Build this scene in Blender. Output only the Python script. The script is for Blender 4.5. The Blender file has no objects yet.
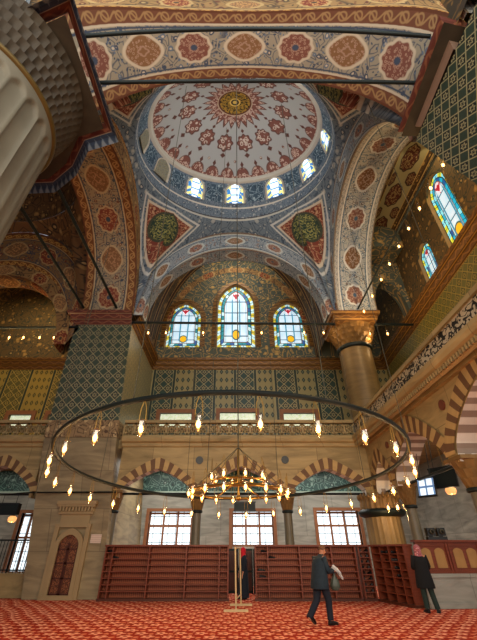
import bpy, math, random
from mathutils import Vector, Matrix
PI=math.pi
scn=bpy.context.scene
col=scn.collection
# ---------------------------------------------------------------- camera, world, lights
cam_d=bpy.data.cameras.new('camera'); cam=bpy.data.objects.new('camera',cam_d); col.objects.link(cam)
F_PX=345.83; TILT=33.626
cam_d.sensor_width=36; cam_d.lens=F_PX/640*36; cam_d.shift_x=3.5/640
cam_d.clip_start=.05; cam_d.clip_end=300
cam.location=(0,0,1.55); cam.rotation_euler=(math.radians(90+TILT),0,0)
scn.camera=cam
scn.view_settings.view_transform='Standard'; scn.view_settings.look='None'
scn.view_settings.gamma=1; scn.view_settings.use_curve_mapping=False
scn.view_settings.exposure=0.12
w=bpy.data.worlds.new('world'); scn.world=w; w.use_nodes=True
w.node_tree.nodes['Background'].inputs[0].default_value=(.80,.86,1,1)
w.node_tree.nodes['Background'].inputs[1].default_value=.5
scn.cycles.max_bounces=6; scn.cycles.diffuse_bounces=4; scn.cycles.glossy_bounces=2
scn.cycles.transparent_max_bounces=8
scn.cycles.sample_clamp_indirect=4
scn.cycles.use_denoising=True
def area(name,loc,target,sx,sy,power,color):
    l=bpy.data.lights.new(name,'AREA'); l.shape='RECTANGLE'; l.size=sx; l.size_y=sy; l.energy=power; l.color=color
    o=bpy.data.objects.new(name,l); col.objects.link(o); o.location=loc
    d=Vector(target)-Vector(loc); o.rotation_euler=d.to_track_quat('-Z','Y').to_euler(); return o
area('hall_daylight',(0,-7,7),(0,14,8),16,9,2100,(1,.87,.70))
area('hall_upper_fill',(0,-3,15),(0,12,22),10,5,760,(.84,.92,1))  # added area light out of view, lifts the dome and near arch
area('drum_daylight',(0,7.35,21.9),(0,14,25.5),7,1.3,800,(.92,.96,1))
area('vault_fill',(0,19.6,22.6),(0,22.4,15),8,2,420,(1,.92,.78))  # fill light added behind the great arch to brighten the window wall
area('aisle_vault_fill',(-14,19.5,17.2),(-14,22.4,12),5,2,160,(1,.75,.4))  # added fill hidden in the aisle vault, brightens its back wall
area('east_gallery_fill',(9.2,8,18.0),(9.6,10,12),1.5,6,230,(1,.78,.45))  # no lamp hangs here: fill added for the right gallery wall
area('aisle_fill_left',(-3.5,19.6,5.4),(-3.5,20,0),5,3,230,(1,.95,.88))  # fill added under the gallery floor to brighten the aisle
area('aisle_fill_right',(4.5,19.6,5.4),(4.5,20,0),5,3,230,(1,.95,.88))  # second added fill, for the right half of the aisle
area('aisle_fill_far_left',(-13,19.6,5.4),(-13,20,0),5,3,80,(1,.93,.82))  # weaker added fill for the far left aisle
area('aisle_fill_east',(8.3,11,5.4),(8.3,11,0),2.5,7,130,(1,.93,.82))  # added fill below the right gallery, not a lamp
area('hall_side_fill',(12,-4,4),(-3,14,1),5,5,500,(1,.90,.78))  # unseen fill added beside the hall, no window is built there

# ---------------------------------------------------------------- colour + node helpers
def lin(c): return c/12.92 if c<=.04045 else ((c+.055)/1.055)**2.4
def C(h): return tuple(lin(int(h[i:i+2],16)/255) for i in (0,2,4))+(1,)
class S:
    def __init__(s,g,k): s.g=g; s.k=k
    def _m(s,op,b=None,c=None): return s.g.m(op,s,b,c)
    def __add__(s,b): return s._m('ADD',b)
    __radd__=__add__
    def __sub__(s,b): return s._m('SUBTRACT',b)
    def __rsub__(s,b): return s.g.m('SUBTRACT',b,s)
    def __mul__(s,b): return s._m('MULTIPLY',b)
    __rmul__=__mul__
    def __truediv__(s,b): return s._m('DIVIDE',b)
    def __gt__(s,b): return s._m('GREATER_THAN',b)
    def __lt__(s,b): return s._m('LESS_THAN',b)
    def __neg__(s): return s._m('MULTIPLY',-1.)
class G:
    def __init__(g,nt): g.nt=nt; g._uv=None
    def n(g,t): return g.nt.nodes.new(t)
    def put(g,inp,v):
        if isinstance(v,S): g.nt.links.new(v.k,inp)
        elif hasattr(v,'links'): g.nt.links.new(v,inp)
        else: inp.default_value=v
    def m(g,op,a,b=None,c=None):
        x=g.n('ShaderNodeMath'); x.operation=op; g.put(x.inputs[0],a)
        if b is not None: g.put(x.inputs[1],b)
        if c is not None: g.put(x.inputs[2],c)
        return S(g,x.outputs[0])
    def uv(g):
        if g._uv is None:
            t=g.n('ShaderNodeTexCoord'); x=g.n('ShaderNodeSeparateXYZ'); g.nt.links.new(t.outputs['UV'],x.inputs[0])
            g._uv=(S(g,x.outputs[0]),S(g,x.outputs[1]))
        return g._uv
    def obj(g): return S(g,g.n('ShaderNodeTexCoord').outputs['Object'])
    def vec(g,x,y,z=0.):
        c=g.n('ShaderNodeCombineXYZ'); g.put(c.inputs[0],x); g.put(c.inputs[1],y); g.put(c.inputs[2],z); return S(g,c.outputs[0])
    def vor(g,v,scale,feature='F1',rnd=1.):
        x=g.n('ShaderNodeTexVoronoi'); x.feature=feature; g.put(x.inputs['Vector'],v); x.inputs['Scale'].default_value=scale
        x.inputs['Randomness'].default_value=rnd
        d=S(g,x.outputs['Distance'])
        if feature=='DISTANCE_TO_EDGE': return d,None
        s=g.n('ShaderNodeSeparateColor'); g.nt.links.new(x.outputs['Color'],s.inputs[0])
        return d,S(g,s.outputs[0])
    def noise(g,v,scale,detail=3.,dist=0.):
        x=g.n('ShaderNodeTexNoise'); g.put(x.inputs['Vector'],v); x.inputs['Scale'].default_value=scale
        x.inputs['Detail'].default_value=detail; x.inputs['Distortion'].default_value=dist
        return S(g,x.outputs['Fac'])
    def mix(g,f,a,b):
        x=g.n('ShaderNodeMix'); x.data_type='RGBA'; g.put(x.inputs[0],f); g.put(x.inputs[6],a); g.put(x.inputs[7],b)
        return S(g,x.outputs[2])
    def frac(g,a): return g.m('FRACT',a)
    def abs(g,a): return g.m('ABSOLUTE',a)
    def sqrt(g,a): return g.m('SQRT',a)
    def cell(g,a,w): return (g.frac(a*(1./w))-.5)*w        # signed offset from the middle of a cell of width w
    def hyp(g,a,b): return g.sqrt(a*a+b*b)
    def both(g,a,b): return g.m('MULTIPLY',a,b)
    def either(g,a,b): return g.m('MAXIMUM',a,b)
    def step(g,a,e,s=.02):                                 # 1 where a<e, soft
        x=g.n('ShaderNodeMapRange'); g.put(x.inputs[0],a); x.inputs[1].default_value=e-s; x.inputs[2].default_value=e+s
        x.inputs[3].default_value=1; x.inputs[4].default_value=0; return S(g,x.outputs[0])
    def ang(g,y,x): return g.m('ARCTAN2',y,x)
    def cos(g,a): return g.m('COSINE',a)
    def sin(g,a): return g.m('SINE',a)
def material(name,fn,rough=.7,metal=0.,emit=None,bump=None,spec=.3):
    m=bpy.data.materials.new(name); m.use_nodes=True; nt=m.node_tree; b=nt.nodes['Principled BSDF']; g=G(nt)
    b.inputs['Roughness'].default_value=rough; b.inputs['Metallic'].default_value=metal
    b.inputs['Specular IOR Level'].default_value=spec
    c=fn(g) if callable(fn) else fn
    g.put(b.inputs['Base Color'],c)
    if emit:
        g.put(b.inputs['Emission Color'],c); b.inputs['Emission Strength'].default_value=emit
    if bump:
        h,st=bump(g); bn=g.n('ShaderNodeBump'); bn.inputs['Strength'].default_value=st; bn.inputs['Distance'].default_value=.02
        g.put(bn.inputs['Height'],h); nt.links.new(bn.outputs[0],b.inputs['Normal'])
    return m
def swirl(g,x,y,sc,bg,c1,c2,c3=None,seed=0.):
    v=g.vec(x,y,seed)
    n=g.noise(v,sc*.7,1.); n2=g.noise(g.vec(y,x,seed+7.),sc*.7,1.)
    v2=g.vec(x+(n-.5)*(.5/sc*1.6),y+(n2-.5)*(.5/sc*1.6),seed)
    d,r=g.vor(v2,sc)
    e,_=g.vor(v2,sc*.62,'DISTANCE_TO_EDGE')
    o=g.mix(g.step(g.abs(e-.11),.028,.02)*.85,bg,c1)           # curling stems
    d2,r2=g.vor(v2,sc*2.1)
    o=g.mix(g.step(d2,.30,.05)*(r2>.45),o,g.mix(r2>.75,c1,c2))  # small leaves
    o=g.mix(g.step(d,.34,.04)*(r>.3),o,g.mix(r>.65,c1,c2))      # flowers
    o=g.mix(g.step(d,.17,.04)*(r>.3),o,c3 or bg)
    return o
def medal(g,u,v,L,R,rim,fill,speck,under,lobes=10.,stretch=1.):
    a=g.cell(u,L)*(1./stretch); th=g.ang(v,a); r=g.hyp(a,v)-g.cos(th*lobes)*(R*.05)
    sp,_=g.vor(g.vec(u,v,3.),4.2/R)
    inn=g.mix(g.step(g.abs(sp-.33),.09,.05),fill,speck)
    inn=g.mix(g.step(r,R*.32,.02),inn,speck)
    inn=g.mix(g.step(r,R*.22,.02),inn,fill)
    o=g.mix(g.step(r,R+.09,.02),under,rim)
    return g.mix(g.step(r,R,.02),o,inn)
def band(W,bg,c1,c2,bord,bord2,fill,speck,L=2.2,R=.62,bw=.42,sc=2.6,line='e9dcc0',edge='5b3520',stretch=1.,alt='7a5838'):
    """painted arch band: u metres along, v metres across, centred on 0, full width W"""
    def fn(g):
        u,v=g.uv(); h=W/2
        o=swirl(g,u,v,sc,C(bg),C(c1),C(c2),C(line))
        o=medal(g,u,v,L*2,R,C(line),C(fill),C(speck),o,stretch=stretch)
        o=medal(g,u+L,v,L*2,R*.96,C(line),C(alt),C(speck),o,lobes=4.,stretch=stretch*1.15)
        o=g.mix(g.step(g.hyp(g.cell(u,L*2)*(1/stretch),v),R*.22,.02),o,C(c1))
        av=g.abs(v)
        if bw>0:
            bv=av-(h-bw/2)
            k=g.cell(u+g.sin(u*3.)*.03,bw*1.15)
            r=g.hyp(k,bv)
            wob=g.abs(bv-g.sin(u*(2*PI/(bw*1.15)))*(bw*.2))
            b=g.mix(g.step(wob,bw*.08,.02),C(bord),C(bord2))
            b=g.mix(g.step(g.abs(r-bw*.27),bw*.055,.015),b,C(bord2))
            o=g.mix(av>h-bw,o,b)
            o=g.mix(g.step(g.abs(av-(h-bw)),.035,.01),o,C(line))
            o=g.mix(g.step(g.abs(av-(h-bw-.09)),.025,.01),o,C(c1))
        o=g.mix(g.step(g.abs(av-(h-.03)),.04,.01),o,C(edge))
        return o
    return fn
def flatc(h,var=.12,sc=1.5):
    def fn(g):
        n=g.noise(g.obj(),sc,4.)
        c=C(h); d=tuple(x*(1-var*2) for x in c[:3])+(1,); l=tuple(min(1,x*(1+var)) for x in c[:3])+(1,)
        return g.mix(n,d,l)
    return fn
def stone(h1,h2,bw=1.6,bh=.62,joint='6b5a45',vein=1.):
    def fn(g):
        u,v=g.uv()
        n=g.noise(g.vec(u*.5,v*2.2,0.),1.3,6.,1.2)
        row=g.m('FLOOR',v*(1./bh)); uu=u+row*(bw*.5)
        blk=g.m('FLOOR',uu*(1./bw)); 
        wn=g.n('ShaderNodeTexWhiteNoise'); wn.noise_dimensions='2D'; g.put(wn.inputs[0],g.vec(blk,row)); r=S(g,wn.outputs[0])
        f=g.m('MULTIPLY_ADD',n,1.5*vein,-.25*vein)
        f=g.m('ADD',f,(r-.5)*.28)
        cl=g.n('ShaderNodeClamp'); g.put(cl.inputs[0],f); f=S(g,cl.outputs[0])
        o=g.mix(f,C(h1),C(h2))
        j=g.either(g.step(g.abs(g.cell(v,bh)),-1.,.01),g.step(g.m('SUBTRACT',bh/2,g.abs(g.cell(v,bh))),.012,.006))
        j=g.either(j,g.step(g.m('SUBTRACT',bw/2,g.abs(g.cell(uu,bw))),.012,.006))
        return g.mix(j*.55,o,C(joint))
    return fn
def tiles(panels,pw,ground,dark,light,c=.42,border='26352f',accent=None,g2=None):
    """tiled wall: repeating star and knot lattice, framed into panels of width pw (0 for none)"""
    def fn(g):
        u,v=g.uv()
        a=g.cell(u,c); b=g.cell(v,c); r=g.hyp(a,b)*(1./c); th=g.ang(b,a)
        star=r+g.cos(th*6.)*.05
        o=g.mix(g.step(star,.36,.03),C(ground),C(dark))
        o=g.mix(g.step(star,.20,.03),o,C(light))
        o=g.mix(g.step(star,.10,.02),o,C(dark))
        o=g.mix(g.step(g.abs(g.abs(a)+g.abs(b)-c*.5),c*.055,.01),o,C(light))
        if panels:
            a2=g.cell(u,c*.62); b2=g.cell(v,c*1.0); q=g.abs(a2)*1.6+g.abs(b2)
            o2=g.mix(g.step(q,c*.32,.02),C(g2 or light),C(dark)); o2=g.mix(g.step(q,c*.14,.02),o2,C(accent or ground))
            k=g.frac(g.m('FLOOR',u*(1./pw))*.5)>.3
            o=g.mix(k,o,o2)
            e=g.m('SUBTRACT',pw/2,g.abs(g.cell(u,pw)))
            o=g.mix(g.step(e,.07,.01),o,C(border))
            o=g.mix(g.step(g.abs(e-.10),.015,.01),o,C(light))
        return o
    return fn
# ---------------------------------------------------------------- mesh helpers
class MB:
    def __init__(s): s.v=[]; s.f=[]; s.uv=[]; s.mi=[]; s.sm=[]
    def quad(s,pts,uvs=None,mi=0,smooth=False):
        b=len(s.v); s.v+= [tuple(p) for p in pts]; s.f.append(tuple(range(b,b+len(pts))))
        if uvs is None:
            a=Vector(pts[0]); n=(Vector(pts[1])-a).cross(Vector(pts[2])-a)
            ax=max(range(3),key=lambda i:abs(n[i])); uvs=[((p[1],p[2]),(p[0],p[2]),(p[0],p[1]))[ax] for p in pts]
        s.uv.append([tuple(u) for u in uvs]); s.mi.append(mi); s.sm.append(smooth)
    def grid(s,P,U,mi=0,smooth=True,flip=False,closed=False):
        """P[i][j] points with shared verts; U[i][j] uvs"""
        b=len(s.v); n=len(P); k=len(P[0])
        for r in P: s.v+=[tuple(p) for p in r]
        for i in range(n-1):
            for j in range(k-1):
                q=[(i,j),(i+1,j),(i+1,j+1),(i,j+1)]
                if flip: q=q[::-1]
                s.f.append(tuple(b+x*k+y for x,y in q)); s.uv.append([tuple(U[x][y]) for x,y in q]); s.mi.append(mi); s.sm.append(smooth)
    def box(s,x0,y0,z0,x1,y1,z1,mi=0):
        P=lambda x,y,z:(x,y,z)
        s.quad([P(x0,y0,z0),P(x1,y0,z0),P(x1,y0,z1),P(x0,y0,z1)],mi=mi)
        s.quad([P(x1,y1,z0),P(x0,y1,z0),P(x0,y1,z1),P(x1,y1,z1)],mi=mi)
        s.quad([P(x0,y1,z0),P(x0,y0,z0),P(x0,y0,z1),P(x0,y1,z1)],mi=mi)
        s.quad([P(x1,y0,z0),P(x1,y1,z0),P(x1,y1,z1),P(x1,y0,z1)],mi=mi)
        s.quad([P(x0,y0,z1),P(x1,y0,z1),P(x1,y1,z1),P(x0,y1,z1)],mi=mi)
        s.quad([P(x0,y1,z0),P(x1,y1,z0),P(x1,y0,z0),P(x0,y0,z0)],mi=mi)
    def obox(s,c,sx,sy,sz,rz=0,mi=0):
        """box centred at c, turned by rz"""
        b=MB(); b.box(-sx/2,-sy/2,-sz/2,sx/2,sy/2,sz/2,mi); R=Matrix.Translation(c)@Matrix.Rotation(rz,4,'Z'); s.add(b,R)
    def add(s,o,M=None):
        b=len(s.v)
        s.v+=[tuple(M@Vector(p)) if M else p for p in o.v]; s.f+=[tuple(b+i for i in f) for f in o.f]
        s.uv+=o.uv; s.mi+=o.mi; s.sm+=o.sm
    def lathe(s,prof,c=(0,0,0),n=24,flute=None,mi=0,a0=0,a1=2*PI,sq=None):
        """prof: list of (radius,z)"""
        P=[];U=[];L=0
        for i,(r,z) in enumerate(prof):
            if i: L+=math.hypot(r-prof[i-1][0],z-prof[i-1][1])
            row=[];ru=[]
            for j in range(n+1):
                a=a0+(a1-a0)*j/n; q=r
                if flute: q=r*flute(a,z)
                row.append((c[0]+q*math.cos(a),c[1]+q*math.sin(a),c[2]+z)); ru.append((a*max(.3,prof[len(prof)//2][0]),L))
            P.append(row);U.append(ru)
        s.grid(P,U,mi=mi,flip=True)
    def tube(s,pts,r,n=8,mi=0,caps=True):
        pts=[Vector(p) for p in pts]; P=[];U=[];L=0
        rr=r if isinstance(r,(list,tuple)) else [r]*len(pts)
        up=None
        for i,p in enumerate(pts):
            t=(pts[min(i+1,len(pts)-1)]-pts[max(i-1,0)]).normalized()
            if up is None: up=Vector((0,0,1)) if abs(t.z)<.9 else Vector((1,0,0))
            a=t.cross(up).normalized(); b=a.cross(t).normalized(); up=b
            if i: L+=(p-pts[i-1]).length
            P.append([p+(a*math.cos(2*PI*j/n)+b*math.sin(2*PI*j/n))*rr[i] for j in range(n+1)]); U.append([(j/n,L) for j in range(n+1)])
        s.grid(P,U,mi=mi)
        if caps:
            for q,f in ((P[0],1),(P[-1],0)):
                q=q[:-1]; q=q[::-1] if f==0 else q
                s.quad(q,[(0,0)]*len(q),mi=mi)
    def ball(s,c,rx,ry=None,rz=None,n=12,mi=0,M=None):
        ry=ry or rx; rz=rz or rx; P=[];U=[]
        for i in range(n//2+1):
            t=PI*i/(n//2); P.append([(c[0]+rx*math.sin(t)*math.cos(2*PI*j/n),c[1]+ry*math.sin(t)*math.sin(2*PI*j/n),c[2]-rz*math.cos(t)) for j in range(n+1)]); U.append([(j/n,i/n) for j in range(n+1)])
        b=MB(); b.grid(P,U,mi=mi,flip=True); s.add(b,M)
    def build(s,name,mats,parent=None,weld=False):
        me=bpy.data.meshes.new(name); me.from_pydata(s.v,[],s.f)
        l=me.uv_layers.new(name='UVMap'); k=0; flat=[]
        for u in s.uv:
            for q in u: flat+=[q[0],q[1]]
        l.data.foreach_set('uv',flat)
        if not isinstance(mats,(list,tuple)): mats=[mats]
        for m in mats: me.materials.append(m)
        me.polygons.foreach_set('material_index',s.mi); me.polygons.foreach_set('use_smooth',s.sm)
        me.validate(); me.update()
        o=bpy.data.objects.new(name,me); col.objects.link(o)
        if parent: o.parent=parent
        if weld:
            md=o.modifiers.new('weld','WELD'); md.merge_threshold=.0005
        return o
def tag(o,label=None,cat=None,group=None,kind=None):
    if label: o['label']=label
    if cat: o['category']=cat
    if group: o['group']=group
    if kind: o['kind']=kind
    return o
def struct(o,label=None): o['kind']='structure'; 
def st(mb,name,mats,label=None,parent=None):
    o=mb.build(name,mats,parent)
    if not parent: o['kind']='structure'
    if label: o['label']=label
    return o
def empty(name,loc=(0,0,0),rz=0):
    o=bpy.data.objects.new(name,None); col.objects.link(o); o.location=loc; o.rotation_euler=(0,0,rz); o.empty_display_size=.1; return o
def copy_tree(o,parent=None):
    c=o.copy(); col.objects.link(c); c.parent=parent
    for ch in list(o.children): copy_tree(ch,c)
    return c
# local (across, out, up) -> world for walls
def plY(Y,s=1): return lambda u,z,w:(u,Y+w*s,z)        # facing -Y, w goes back
def plX(X,s=1): return lambda u,z,w:(X+w*s,u,z)
def arcz(u,o):
    """height of an opening's top at u; o=(u0,u1,z0,zs,za,point)"""
    u0,u1,z0,zs,za=o[:5]; c=(u0+u1)/2; t=min(1,abs(u-c)/((u1-u0)/2)); p=o[5] if len(o)>5 else 0
    e=math.sqrt(max(0,1-t*t)); return zs+(za-zs)*(e*(1-p)+(1-t**1.25)*p)
def wall(mb,pl,u0,u1,base,top,ops,th,mi=0,mj=0,n=14,back=True):
    """wall with arched openings, real thickness; top may be a function"""
    tf=top if callable(top) else (lambda u:top)
    bf=base if callable(base) else (lambda u:base)
    br={u0,u1}
    for o in ops:
        for i in range(n+1): 
            x=(o[0]+o[1])/2-(o[1]-o[0])/2*math.cos(PI*i/n)
            if u0<=x<=u1: br.add(round(x,5))
    if callable(top) or callable(base):
        for i in range(41): br.add(round(u0+(u1-u0)*i/40,5))
    br=sorted(br)
    for a,b in zip(br,br[1:]):
        if b-a<1e-4: continue
        mid=(a+b)/2; cuts=sorted([o for o in ops if o[0]<mid<o[1]],key=lambda o:o[2])
        lo=(bf(a),bf(b)); segs=[]
        for o in cuts:
            if o[2]>min(lo)+1e-4: segs.append((lo[0],lo[1],o[2],o[2]))
            lo=(arcz(a,o),arcz(b,o))
        segs.append((lo[0],lo[1],tf(a),tf(b)))
        if bf(mid)>.5 and not (cuts and cuts[0][2]<=bf(mid)+1e-4): mb.quad([pl(a,bf(a),th),pl(b,bf(b),th),pl(b,bf(b),0),pl(a,bf(a),0)],[(a,0),(b,0),(b,th),(a,th)],mi)
        for z0a,z0b,z1a,z1b in segs:
            mb.quad([pl(a,z0a,0),pl(b,z0b,0),pl(b,z1b,0),pl(a,z1a,0)],[(a,z0a),(b,z0b),(b,z1b),(a,z1a)],mi)
            if back: mb.quad([pl(b,z0b,th),pl(a,z0a,th),pl(a,z1a,th),pl(b,z1b,th)],[(b,z0b),(a,z0a),(a,z1a),(b,z1b)],mi)
        for o in cuts:
            za,zb=arcz(a,o),arcz(b,o)
            mb.quad([pl(b,zb,0),pl(a,za,0),pl(a,za,th),pl(b,zb,th)],[(b,0),(a,0),(a,th),(b,th)],mj)
            if o[2]>bf(mid)+1e-4: mb.quad([pl(a,o[2],0),pl(b,o[2],0),pl(b,o[2],th),pl(a,o[2],th)],[(a,0),(b,0),(b,th),(a,th)],mj)
    for o in ops:
        for x in (o[0],o[1]):
            zb=max(o[2],bf(x))
            if zb<o[3]-1e-4: mb.quad([pl(x,zb,0),pl(x,zb,th),pl(x,o[3],th),pl(x,o[3],0)],[(0,zb),(th,zb),(th,o[3]),(0,o[3])],mj)
    for x in (u0,u1):
        mb.quad([pl(x,bf(x),0),pl(x,bf(x),th),pl(x,tf(x),th),pl(x,tf(x),0)],[(0,bf(x)),(th,bf(x)),(th,tf(x)),(0,tf(x))],mi)
def curve_pts(c,a,zs,h,n=40,p=0,t0=0,t1=PI):
    """points (u,z) along an arch from one springing to the other, with arc length"""
    out=[];L=0;pr=None
    for i in range(n+1):
        t=t0+(t1-t0)*i/n; u=c-a*math.cos(t); s=math.sin(t); tt=abs(math.cos(t)); z=zs+h*(s*(1-p)+(1-tt**1.25)*p)
        if pr: L+=math.hypot(u-pr[0],z-pr[1])
        pr=(u,z); out.append((u,z,L))
    return out
def soffit(mb,pl,cv,w0,w1,mi=0,flip=False,half=None):
    W=(w1-w0); P=[];U=[]
    for k in range(2):
        P.append([pl(u,z,w0+W*k) for u,z,L in cv]); m=cv[-1][2]/2; U.append([(L-m,(k-.5)*abs(W)) for u,z,L in cv])
    mb.grid(P,U,mi=mi,flip=flip)
def ringface(mb,pl,c0,c1,w,mi=0,flip=False):
    P=[[pl(u,z,w) for u,z,L in c0],[pl(u,z,w) for u,z,L in c1]]
    m=c0[-1][2]/2; U=[[(L-m,-math.hypot(a[0]-b[0],a[1]-b[1])/2) for (u,z,L),a,b in zip(c0,c0,c1)],[(L-m,math.hypot(a[0]-b[0],a[1]-b[1])/2) for (u,z,L),a,b in zip(c0,c0,c1)]]
    mb.grid(P,U,mi=mi,flip=flip,smooth=False)
def bar(mb,pl,p,q,wd,w0,w1,mi=0):
    dx,dz=q[0]-p[0],q[1]-p[1]; L=math.hypot(dx,dz) or 1; nx,nz=-dz/L*wd/2,dx/L*wd/2
    A=[(p[0]+nx,p[1]+nz),(p[0]-nx,p[1]-nz),(q[0]-nx,q[1]-nz),(q[0]+nx,q[1]+nz)]
    mb.quad([pl(u,z,w0) for u,z in A],A,mi); mb.quad([pl(u,z,w1) for u,z in A[::-1]],A,mi)
    for i in range(4):
        a,b=A[i],A[(i+1)%4]; mb.quad([pl(a[0],a[1],w0),pl(a[0],a[1],w1),pl(b[0],b[1],w1),pl(b[0],b[1],w0)],[(0,0),(0,.1),(.1,.1),(.1,0)],mi)
def arcbar(mb,pl,c,r,wd,w0,w1,n=12,a0=0,a1=2*PI,mi=0):
    for i in range(n):
        t0=a0+(a1-a0)*i/n; t1=a0+(a1-a0)*(i+1)/n
        bar(mb,pl,(c[0]+r*math.cos(t0),c[1]+r*math.sin(t0)),(c[0]+r*math.cos(t1),c[1]+r*math.sin(t1)),wd,w0,w1,mi)
def lattice(mb,pl,u0,u1,z0,z1,w0,w1,cellw,mi=0,kind=0):
    n=max(1,round((u1-u0)/cellw)); cw=(u1-u0)/n; h=z1-z0
    for i in range(n):
        a=u0+i*cw; b=a+cw; m=(a+b)/2; zm=(z0+z1)/2
        if kind==0:
            bar(mb,pl,(a,z0),(b,z1),.07,w0,w1,mi); bar(mb,pl,(a,z1),(b,z0),.07,w0,w1,mi)
            arcbar(mb,pl,(m,zm),h*.26,.06,w0,w1,8,mi=mi)
            bar(mb,pl,(a,z0),(a,z1),.10,w0,w1,mi)
        else:
            arcbar(mb,pl,(a+cw*.28,zm+h*.12),h*.24,.085,w0,w1,8,PI*.2,PI*1.6,mi)
            arcbar(mb,pl,(a+cw*.74,zm-h*.12),h*.24,.085,w0,w1,8,-PI*.8,PI*.6,mi)
            bar(mb,pl,(a,z0),(m,zm),.085,w0,w1,mi); bar(mb,pl,(m,zm),(b,z1),.085,w0,w1,mi); bar(mb,pl,(a,zm+.05),(a+cw*.3,z1),.085,w0,w1,mi)
            bar(mb,pl,(b-cw*.3,z0),(b,zm-.05),.085,w0,w1,mi)
def molding(mb,path,prof,mi=0,closed=False):
    """sweep a profile of (out,up) along a plan path of (x,y); out is to the right of travel"""
    n=len(path); P=[];U=[];L=0
    for i,(x,y) in enumerate(path):
        def nrm(a,b):
            dx,dy=b[0]-a[0],b[1]-a[1]; l=math.hypot(dx,dy); return (dy/l,-dx/l)
        if i==0 and not closed: nx,ny=nrm(path[0],path[1]); k=1
        elif i==n-1 and not closed: nx,ny=nrm(path[-2],path[-1]); k=1
        else:
            a=nrm(path[i-1],path[i]); b=nrm(path[i],path[(i+1)%n]); nx,ny=a[0]+b[0],a[1]+b[1]; l=math.hypot(nx,ny); nx/=l;ny/=l; k=1/max(.4,(nx*a[0]+ny*a[1]))
        if i: L+=math.hypot(x-path[i-1][0],y-path[i-1][1])
        P.append([(x+nx*o*k,y+ny*o*k,z) for o,z in prof])
        t=0;r=[]
        for j,(o,z) in enumerate(prof):
            if j: t+=math.hypot(o-prof[j-1][0],z-prof[j-1][1])
            r.append((L,t))
        U.append(r)
    mb.grid(P,U,mi=mi,smooth=False)
def outline(w,h,hs,n=10):
    """arched window outline centred on 0, base 0, total height h, springing at hs"""
    pts=[(-w/2,0),(w/2,0)]
    for i in range(n+1):
        t=PI*i/n; pts.append((w/2*math.cos(t),hs+(h-hs)*(math.sin(t)*.8+(1-abs(math.cos(t)))*.2)))
    return pts
# ---------------------------------------------------------------- materials
M={}
M['soffit_side']=material('painted_soffit',band(3.0,'948468','38424e','6a4436','6c4222','a07a4a','783c2a','a67c58',L=2.35,R=.58,bw=.52,sc=3.6,line='b09a74',stretch=1.15),.75)
M['soffit_right']=material('painted_soffit_pale',band(2.3,'a9aca6','50687c','6b5f58','8a8f8e','b5b3a8','80594a','b39c8a',L=2.3,R=.46,bw=.30,sc=4.0,line='cfd2cc',stretch=1.25,edge='7b6a55'),.75)
M['soffit_front']=material('painted_soffit_front',band(2.4,'8f8672','3c4656','5a6674','67402c','94744c','73473a','9c7c68',L=1.85,R=.46,bw=.44,sc=3.8,line='b9ab92',stretch=1.2),.75)
M['ring_back']=material('painted_ring',band(1.6,'8f9698','4c5f6e','7c6458','857c6c','a9a08c','80584a','b09a86',L=2.6,R=.30,bw=.2,sc=3.8,line='b8bbb2',stretch=1.5),.75)
M['ring_brown']=material('painted_ring_brown',band(1.7,'8a6a3f','4a3a28','5b3020','6e4520','b5853f','71331f','b98a50',L=2.4,R=.36,bw=.34,sc=2.4,line='a88a58',stretch=1.3,edge='3c2a18'),.75)
M['soffit_brown']=material('painted_soffit_brown',band(3.0,'7d5f3a','3f4048','6a3322','74451d','b98a44','763622','b58650',L=2.35,R=.6,bw=.5,sc=2.4,line='a68a5c'),.75)
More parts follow.
